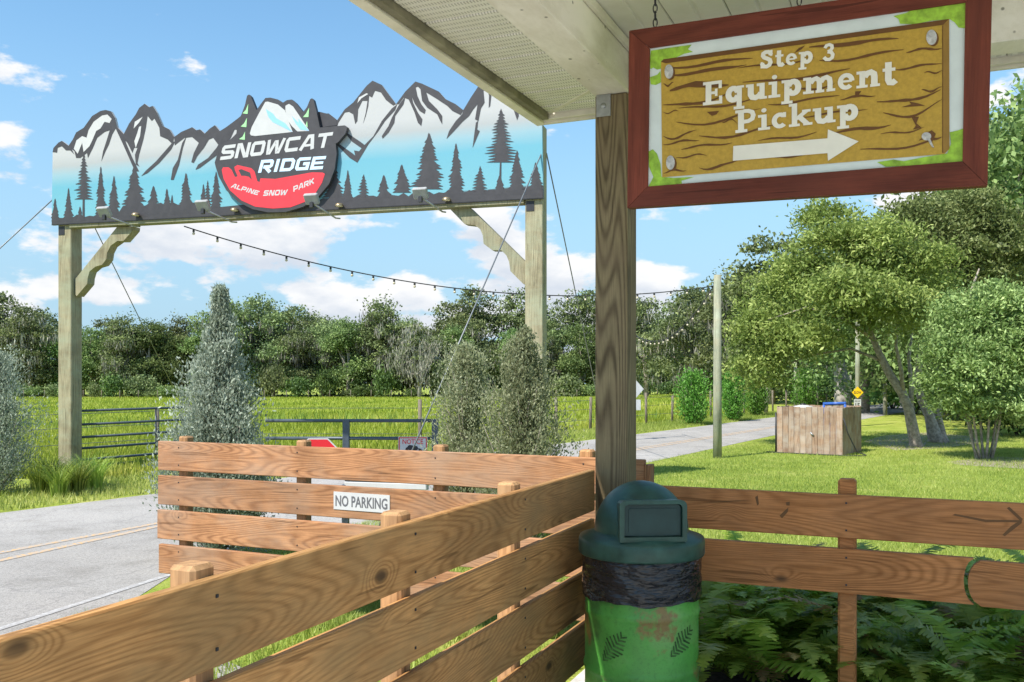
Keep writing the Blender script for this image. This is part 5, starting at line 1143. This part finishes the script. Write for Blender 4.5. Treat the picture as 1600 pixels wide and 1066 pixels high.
# tall trees behind
tv = [oak_variant(500 + i, H=12, moss=False, n=620, per=32, leaf=0.26, mat='tall') for i in range(2)]
for (px, D, s, sz, k, lab) in ((1590, 36, .98, 1.02, 0, 'tallest bright green tree rising beside the hanging sign'), (1640, 31, .9, .98, 1, 'tall green tree at the lawn edge past the multi stem tree'), (1470, 43, .92, .86, 1, 'tall grey green tree behind the leaning tree'),
                           (1350, 46, .85, .76, 0, 'mid height tree whose top shows above the leaning tree'), (1545, 44, .95, .90, 1, 'dense green tree filling the gap behind the curved trunks')):
    p = at_depth(px, 640, D); place_tree(tv[k], Vector((p.x, p.y, 0)), s, rg.uniform(0, 6), lab, name='tall_tree', bark='bark', sz=sz)
for (px, D, s, lab) in ((1205, 62, .86, 'mossy oak overhanging the far end of the road'), (1140, 78, .80, 'dark oak across the road past the clipped cedars'), (1075, 88, .80, 'dark oak behind the clipped cedars'), (1270, 66, .85, 'spreading oak behind the picket box'), (1010, 100, .82, 'dark oak whose foot is hidden by the porch column'), (1400, 60, .8, 'shady oak far behind the leaning trunk')):
    p = at_depth(px, 640, D); place_tree(ov[int(D) % 6], Vector((p.x, p.y, gz(p.x, p.y))), s, rg.uniform(0, 6), lab)
p = ground(1315, 637); pt_ = thing('pale_tree', p, 'stout pale grey trunk standing beside the slow sign', 'tree')
vs, fs = tube_geo([Vector((0, 0, -.2)), Vector((0, 0, .6)), Vector((-.1, 0, 3)), Vector((-.3, 0, 6))], [.5, .42, .36, .2], 12); link('trunk', mesh('trunk', vs, fs, True), 'bark_pale', pt_)
C, T = crown_points([(0, 0, 5.2, 3, 3, 1.6), (-2, 0, 4.4, 2, 2, 1)], 160, 22, .4, 77); link('crown', leaf_mesh('crown', C, .3, .17, 77, .8, T), 'oak', pt_)
for (px, D, s, lab) in ((1590, 28, .75, 'low dark bush at the lawn edge behind the multi stem tree'), (1640, 27, .8, 'dark bush by the lawn edge under the tall trees'), (1500, 38, .8, 'shaded bush beyond the curved double trunk'), (1430, 44, 1.0, 'bush seen between the trunks at the back of the lawn'), (1395, 52, 1.2, 'bright green bush beyond the slow sign'), (1350, 58, 1.1, 'bush at the back of the lawn beside the slow sign'), (1285, 60, 1.0, 'bush behind the pump enclosure'), (1240, 62, 1.2, 'bush where the road meets the wood'), (1190, 70, 1.3, 'bush past the third clipped cedar'), (1460, 50, 1.3, 'tall bush deep behind the leaning tree'), (1560, 40, 1.0, 'bush in the shade of the tall trees'), (1130, 80, 1.4, 'bush on the far verge behind the second clipped cedar')):
    p = at_depth(px, 640, D); place_bush(int(D) % 3, Vector((p.x, p.y, gz(p.x, p.y))), s, lab, 'bushes at the back of the lawn', 'cedar' if 'bright' in lab else 'bush')

# --- conifers: upward sprays on a cone
def cypress(name, loc, H, Rb, n, leaf, mat, label, seed, group=None, cone=1.0, base=0.02, wid=0.32):
    r3 = np.random.RandomState(seed); P, Dr, T = [], [], []
    nb = 190; per = n // nb; geo = []
    for bi in range(nb):                                 # ascending plumes, each a tapering spray round its own twig
        u = (bi + r3.rand()) / nb; u = u ** 1.25; a_ = bi * 2.39996 + r3.normal() * .35
        prof = min(1.0, (u + .16) / .26) * (1 - u) ** (0.75 * cone) * 1.0 + 0.05
        rad = Rb * prof * (0.50 + 0.78 * r3.rand()); z0 = base * H + u * H * (0.90 - base)
        rise = rad * (0.75 + 0.9 * r3.rand()) * (1 + 1.2 * u) + .02 * H
        od = np.array([math.cos(a_) * rad, math.sin(a_) * rad, rise]); st_ = np.array([0, 0, z0 - .25 * rise]); L_ = np.linalg.norm(od); un = od / L_
        tt = 0.30 + 0.70 * r3.rand(per, 1) ** .8; fat = (0.20 * L_ + .025) * np.sin(np.pi * np.clip(tt * 1.02 - .16, .02, 1)) ** .8
        P.append(st_ + od * tt + r3.normal(size=(per, 3)) * fat * .55); Dr.append(np.tile(un, (per, 1)) * .9 + r3.normal(size=(per, 3)) * .5 + np.array([0, 0, .35])); T.append(np.clip(r3.normal(.42, .17) + .35 * (tt[:, 0] - .65) + r3.normal(size=per) * .13, 0, 1))
        if bi % 2 == 0: geo.append(tube_geo([Vector(st_), Vector(st_ + od * .5 + np.array([0, 0, -.04 * L_])), Vector(st_ + od * .9)], [.010 * Rb + .003, .006, .002], 4))
    P, Dr, T = np.concatenate(P), np.concatenate(Dr), np.concatenate(T)
    o = thing(name, loc, label, 'tree', group); link('foliage', leaf_mesh('foliage', P, leaf, leaf * wid, seed, .3, T, Dr), mat, o)
    vs, fs = join_geo([tube_geo([(0, 0, -.1), (0, 0, H * .5), (0.01, 0, H * .93)], [Rb * .09 + .012, Rb * .05 + .008, .004], 7)] + geo); link('trunk', mesh('trunk', vs, fs, True), 'bark', o); return o
p = at_depth(345, 590, 9.0); cypress('cypress_tree', Vector((p.x, p.y, 0)), CAM_H + (HY - 418) / F * 9.0, 0.57, 80000, 0.038, 'bluejun', 'shaggy blue grey cypress between the sunlit fence and the pasture gate', 3, cone=1.9, wid=.42)
p = at_depth(727, 590, 10.2); cypress('cypress_tree', Vector((p.x, p.y, 0)), CAM_H + (HY - 522) / F * 10.2, 0.40, 30000, 0.036, 'greyjun', 'olive cypress beside the notice sign, shorter of the close pair', 4, cone=.85, wid=.42)
p = at_depth(818, 590, 9.6); cypress('cypress_tree', Vector((p.x, p.y, 0)), CAM_H + (HY - 490) / F * 9.6, 0.60, 38000, 0.038, 'greyjun', 'loose grey olive cypress in front of the right gateway post', 5, cone=1.55, wid=.42)
p = ground(-8, 772); cypress('cypress_tree', p, 2.25, 0.62, 30000, 0.045, 'bluejun', 'blue grey cypress on the far verge left of the gateway post', 6, cone=1.0)
for (px, py, ptop, w, sd_, nm) in ((1083, 664, 590, 45, 11, 'plumpest'), (1145, 658, 583, 38, 12, 'middle'), (1182, 650, 592, 31, 13, 'farthest')):
    p = ground(px, py); cypress('cedar_tree', p, CAM_H + (HY - ptop + 5) / F * p.y, w / 2 / F * p.y * 1.12, 9000, 0.10, 'cedar', nm + ' of three clipped bright green cedars along the far roadside', sd_, 'clipped cedars along the road', cone=.72, wid=.4)
p = ground(1257, 641); cypress('cedar_tree', p, 2.0, .75, 4000, 0.14, 'cedar', 'small dark cedar beyond the picket box', 14, cone=.8, wid=.4)

# --- ferns in the bed: every frond a part
def frond_mesh(seed, L=0.62):
    r3 = np.random.RandomState(seed); n = 34; V, T = [], []
    def path(t): return np.array([L * t * (1 - .16 * t), 0, L * (0.95 * t - 0.72 * t * t)])
    bend = r3.uniform(-.14, .14)
    for i in range(n):
        t = 0.10 + 0.9 * i / n; p = path(t); p[1] += bend * t * t; q = path(min(1, t + .02)); q[1] += bend * min(1, t + .02) ** 2; d = q - p; d /= np.linalg.norm(d) + 1e-9
        ln = 0.062 * math.sin(math.pi * min(1, (t * .93 + .09))) ** .55 * (0.9 + .2 * r3.rand())
        for sgn in (-1, 1):
            s = np.array([.22, sgn, -.10 + r3.normal() * .12]); s /= np.linalg.norm(s); w = d * .0085
            tip_ = p + s * ln; V.append([p - w, p + w, tip_ + w * .55, tip_ - w * .35]); T.append(np.clip(.30 + .45 * t + r3.normal() * .1, 0, 1))
    for i in range(12):
        t0, t1 = i / 12, (i + 1) / 12; a_, b_ = path(t0), path(t1); a_[1] += bend * t0 * t0; b_[1] += bend * t1 * t1; w = np.array([0, .003, 0]); V.append([a_ - w, b_ - w, b_ + w, a_ + w]); T.append(.35)
    return quads_mesh('frond', np.array(V), np.array(T))
fms = [frond_mesh(700 + i) for i in range(6)]
rf = random.Random(77); nfern = 0
for i in range(3000):
    a_, b_ = rf.uniform(0.14, 2.35), rf.uniform(0.32, 6.2)
    if nfern >= 120: break
    p = AB(a_, b_); 
    if p.x / p.y > 0.66 or any((p - q_).length < .23 for q_ in globals().setdefault('FERNS', [])): continue
    FERNS.append(p); nfern += 1
    fz = thing('fern', p, 'sword fern with arching fronds in the dark bed behind the two rail fence', 'fern', 'ferns in the bed')
    fz.rotation_euler = (0, 0, rf.uniform(0, 6.28)); s0 = rf.uniform(.95, 1.4)
    for k in range(14):
        o = link('frond', fms[rf.randrange(6)], 'fern', fz); dry = rf.random() < .06; o.rotation_euler = (rf.uniform(-.25, .25), rf.uniform(-.45, .15), 6.283 * k / 14 + rf.uniform(-.3, .3)); o.scale = [s0 * rf.uniform(.6, 1.25)] * 3; o.location = (0, 0, .02)
        if dry: o.material_slots[0].link = 'OBJECT'; o.material_slots[0].material = M['dryfern']

# --- grasses
def blades(name, pts, h, w, mat, seed, label_kind='stuff', lean=.45, per=1, spread=0.0, zfun=None):
    r3 = np.random.RandomState(seed); P = np.repeat(np.asarray(pts), per, 0); n = len(P)
    if spread: P = P + np.concatenate([r3.normal(size=(n, 2)) * spread, np.zeros((n, 1))], 1)
    if zfun is not None:
        q = .537 * P[:, 1] - .843 * P[:, 0]; t_ = np.clip((q - 15) / 55, 0, 1); P[:, 2] = -1.2 * t_ * t_ * (3 - 2 * t_)
    H = (h * (.55 + .9 * r3.rand(n)))[:, None]; a_ = r3.rand(n) * 6.283; sd_ = np.stack([np.cos(a_), np.sin(a_), np.zeros(n)], 1); b2 = r3.rand(n) * 6.283
    ln = np.stack([np.cos(b2), np.sin(b2), np.zeros(n)], 1) * (lean * r3.rand(n))[:, None]
    V = np.empty((n, 3, 3)); V[:, 0] = P - sd_ * w / 2; V[:, 1] = P + sd_ * w / 2; V[:, 2] = P + (ln + np.array([0, 0, 1])) * H
    w1 = np.sin(P[:, 0] * .9 + 1.3 * np.sin(P[:, 1] * .5)); w2 = np.sin(P[:, 0] * 2.3 - P[:, 1] * 1.7 + 2 * np.sin(P[:, 0] * .7)); w3 = np.sin(P[:, 1] * .23 + 1.7 * np.sin(P[:, 0] * .19)); dead = (r3.rand(n) < .05) * .5
    tint = np.clip(.42 + .14 * w1 + .11 * w2 + .16 * w3 + dead + r3.normal(size=n) * .17, 0, 1)
    o = link(name, quads_mesh(name, V, tint), mat); o['kind'] = 'stuff'; return o
r3 = np.random.RandomState(5)
def in_road(P):
    q = .537 * P[:, 1] - .843 * P[:, 0]; return q
def near_edge_q(t): return np.where(t > 15, 7.9, np.where(t > 5, 7.35 + .05 * (t - 5), 7.0))
# mown lawn right of the porch
n = 420000; Y = 6.2 + 24 * r3.rand(n) ** 1.6; X = (-.3 + .98 * r3.rand(n)) * Y; P = np.stack([X, Y, np.zeros(n)], 1)
t_ = .537 * X + .843 * Y; q = in_road(P); ra = (X - C0.x) * AX.x + (Y - C0.y) * AX.y; rb = (X - C0.x) * BX.x + (Y - C0.y) * BX.y
ok = (q < near_edge_q(t_) - .03) & ~((ra < 2.45) & (rb > -.0)) & (ra > .25) & ~((X < -2.2) & (Y < 7.2))
P = P[ok]; keep = P[:, 1] < 30; P = P[keep]
o = blades('lawn_grass', P, 0.045, 0.009, 'blade', 6, lean=.9); tag(o, 'short yellow green mown lawn between the fences and the road', 'grass')
# wedge of grass outside the patio fence
n = 26000; P = np.stack([-3.2 + 4.0 * r3.rand(n), 4.0 + 4.6 * r3.rand(n), np.zeros(n)], 1); ra = (P[:, 0] - C0.x) * AX.x + (P[:, 1] - C0.y) * AX.y; rb = (P[:, 0] - C0.x) * BX.x + (P[:, 1] - C0.y) * BX.y
P = P[(rb < -.27) & (rb > -3.95 - .0) & (ra > -1.15) & (ra < .5) & (in_road(P) < 6.9)]
tt_ = tip; 
o = blades('verge_grass', P, 0.075, 0.010, 'blade', 8, lean=.8); tag(o, 'grass growing in the corner between the two plank fences', 'grass')
# far verge
n = 60000; t_ = -14 + 60 * r3.rand(n); q = 12.12 + 2.6 * r3.rand(n); P = np.stack([.537 * t_ - .843 * q, .843 * t_ + .537 * q, np.zeros(n)], 1)
o = blades('roadside_grass', P, 0.09, 0.018, 'blade', 9, lean=.8); tag(o, 'green grass strip along the far side of the road', 'grass')
# pasture
n = 260000; Y = 16 + 116 * r3.rand(n) ** 1.7; X = (-.66 + .92 * r3.rand(n)) * Y; P = np.stack([X, Y, np.zeros(n)], 1); P = P[in_road(P) > 14.4]
dist = P[:, 1]; 
clump = np.sin(P[:, 0] * .35 + 2 * np.sin(P[:, 1] * .12)) + np.sin(P[:, 1] * .41 + P[:, 0] * .07)
P1 = P[(clump > -.2) | (r3.rand(len(P)) < .5)]
o = blades('pasture_grass', P1[P1[:, 1] < 55], 0.17, 0.04, 'fieldblade', 10, lean=.7, zfun=1); tag(o, 'tall bright yellow green pasture grass across the near field', 'grass')
o = blades('pasture_grass', P1[P1[:, 1] >= 55], 0.26, 0.13, 'fieldblade', 12, lean=.7, zfun=1); tag(o, 'bright pasture grass running back to the far wood', 'grass')
n = 900; Y = 20 + 100 * r3.rand(n) ** 1.4; X = (-.66 + .92 * r3.rand(n)) * Y; P = np.stack([X, Y, np.zeros(n)], 1); P = P[(in_road(P) > 15) & (np.sin(P[:, 1] * .21 + .6 * np.sin(P[:, 0] * .13)) > .1)]
o = blades('pasture_weeds', P, 0.38, 0.08, 'reed', 14, lean=.6, per=14, spread=.22, zfun=1); tag(o, 'darker weed tufts scattered in bands over the pasture', 'weeds')
# arching clump at the gateway post foot
def reed_mesh(seed, n=190, H=.68):
    r4 = np.random.RandomState(seed); V, T = [], []
    for _ in range(n):
        a_ = r4.rand() * 6.283; o_ = np.array([math.cos(a_), math.sin(a_), 0]); h_ = H * (.6 + .5 * r4.rand()); sp_ = (.25 + .55 * r4.rand()) * h_; s_ = np.array([-o_[1], o_[0], 0]) * .008; b0_ = o_ * r4.rand() * .12; tn = r4.rand()
        pr = [b0_ + o_ * sp_ * t * t + np.array([0, 0, h_ * (1.25 * t - .5 * t * t)]) for t in (0, .35, .7, 1.0)]
        for i in range(3): V.append([pr[i] - s_ * (1 - .3 * i), pr[i] + s_ * (1 - .3 * i), pr[i + 1] + s_ * (.7 - .3 * i), pr[i + 1] - s_ * (.7 - .3 * i)]); T.append(tn)
    return quads_mesh('blades', np.array(V), np.array(T))
rms = [reed_mesh(40 + i) for i in range(3)]
for i, (px, py) in enumerate(((62, 772), (92, 776), (122, 772), (150, 766), (78, 764), (135, 760))):
    p = ground(px, py); rd = thing('grass_clump', p, 'arching clump of long ornamental grass at the foot of the left gateway post', 'grass', 'ornamental grass clumps by the gateway post'); rd.rotation_euler = (0, 0, i * 1.1); link('blades', rms[i % 3], 'reed', rd);
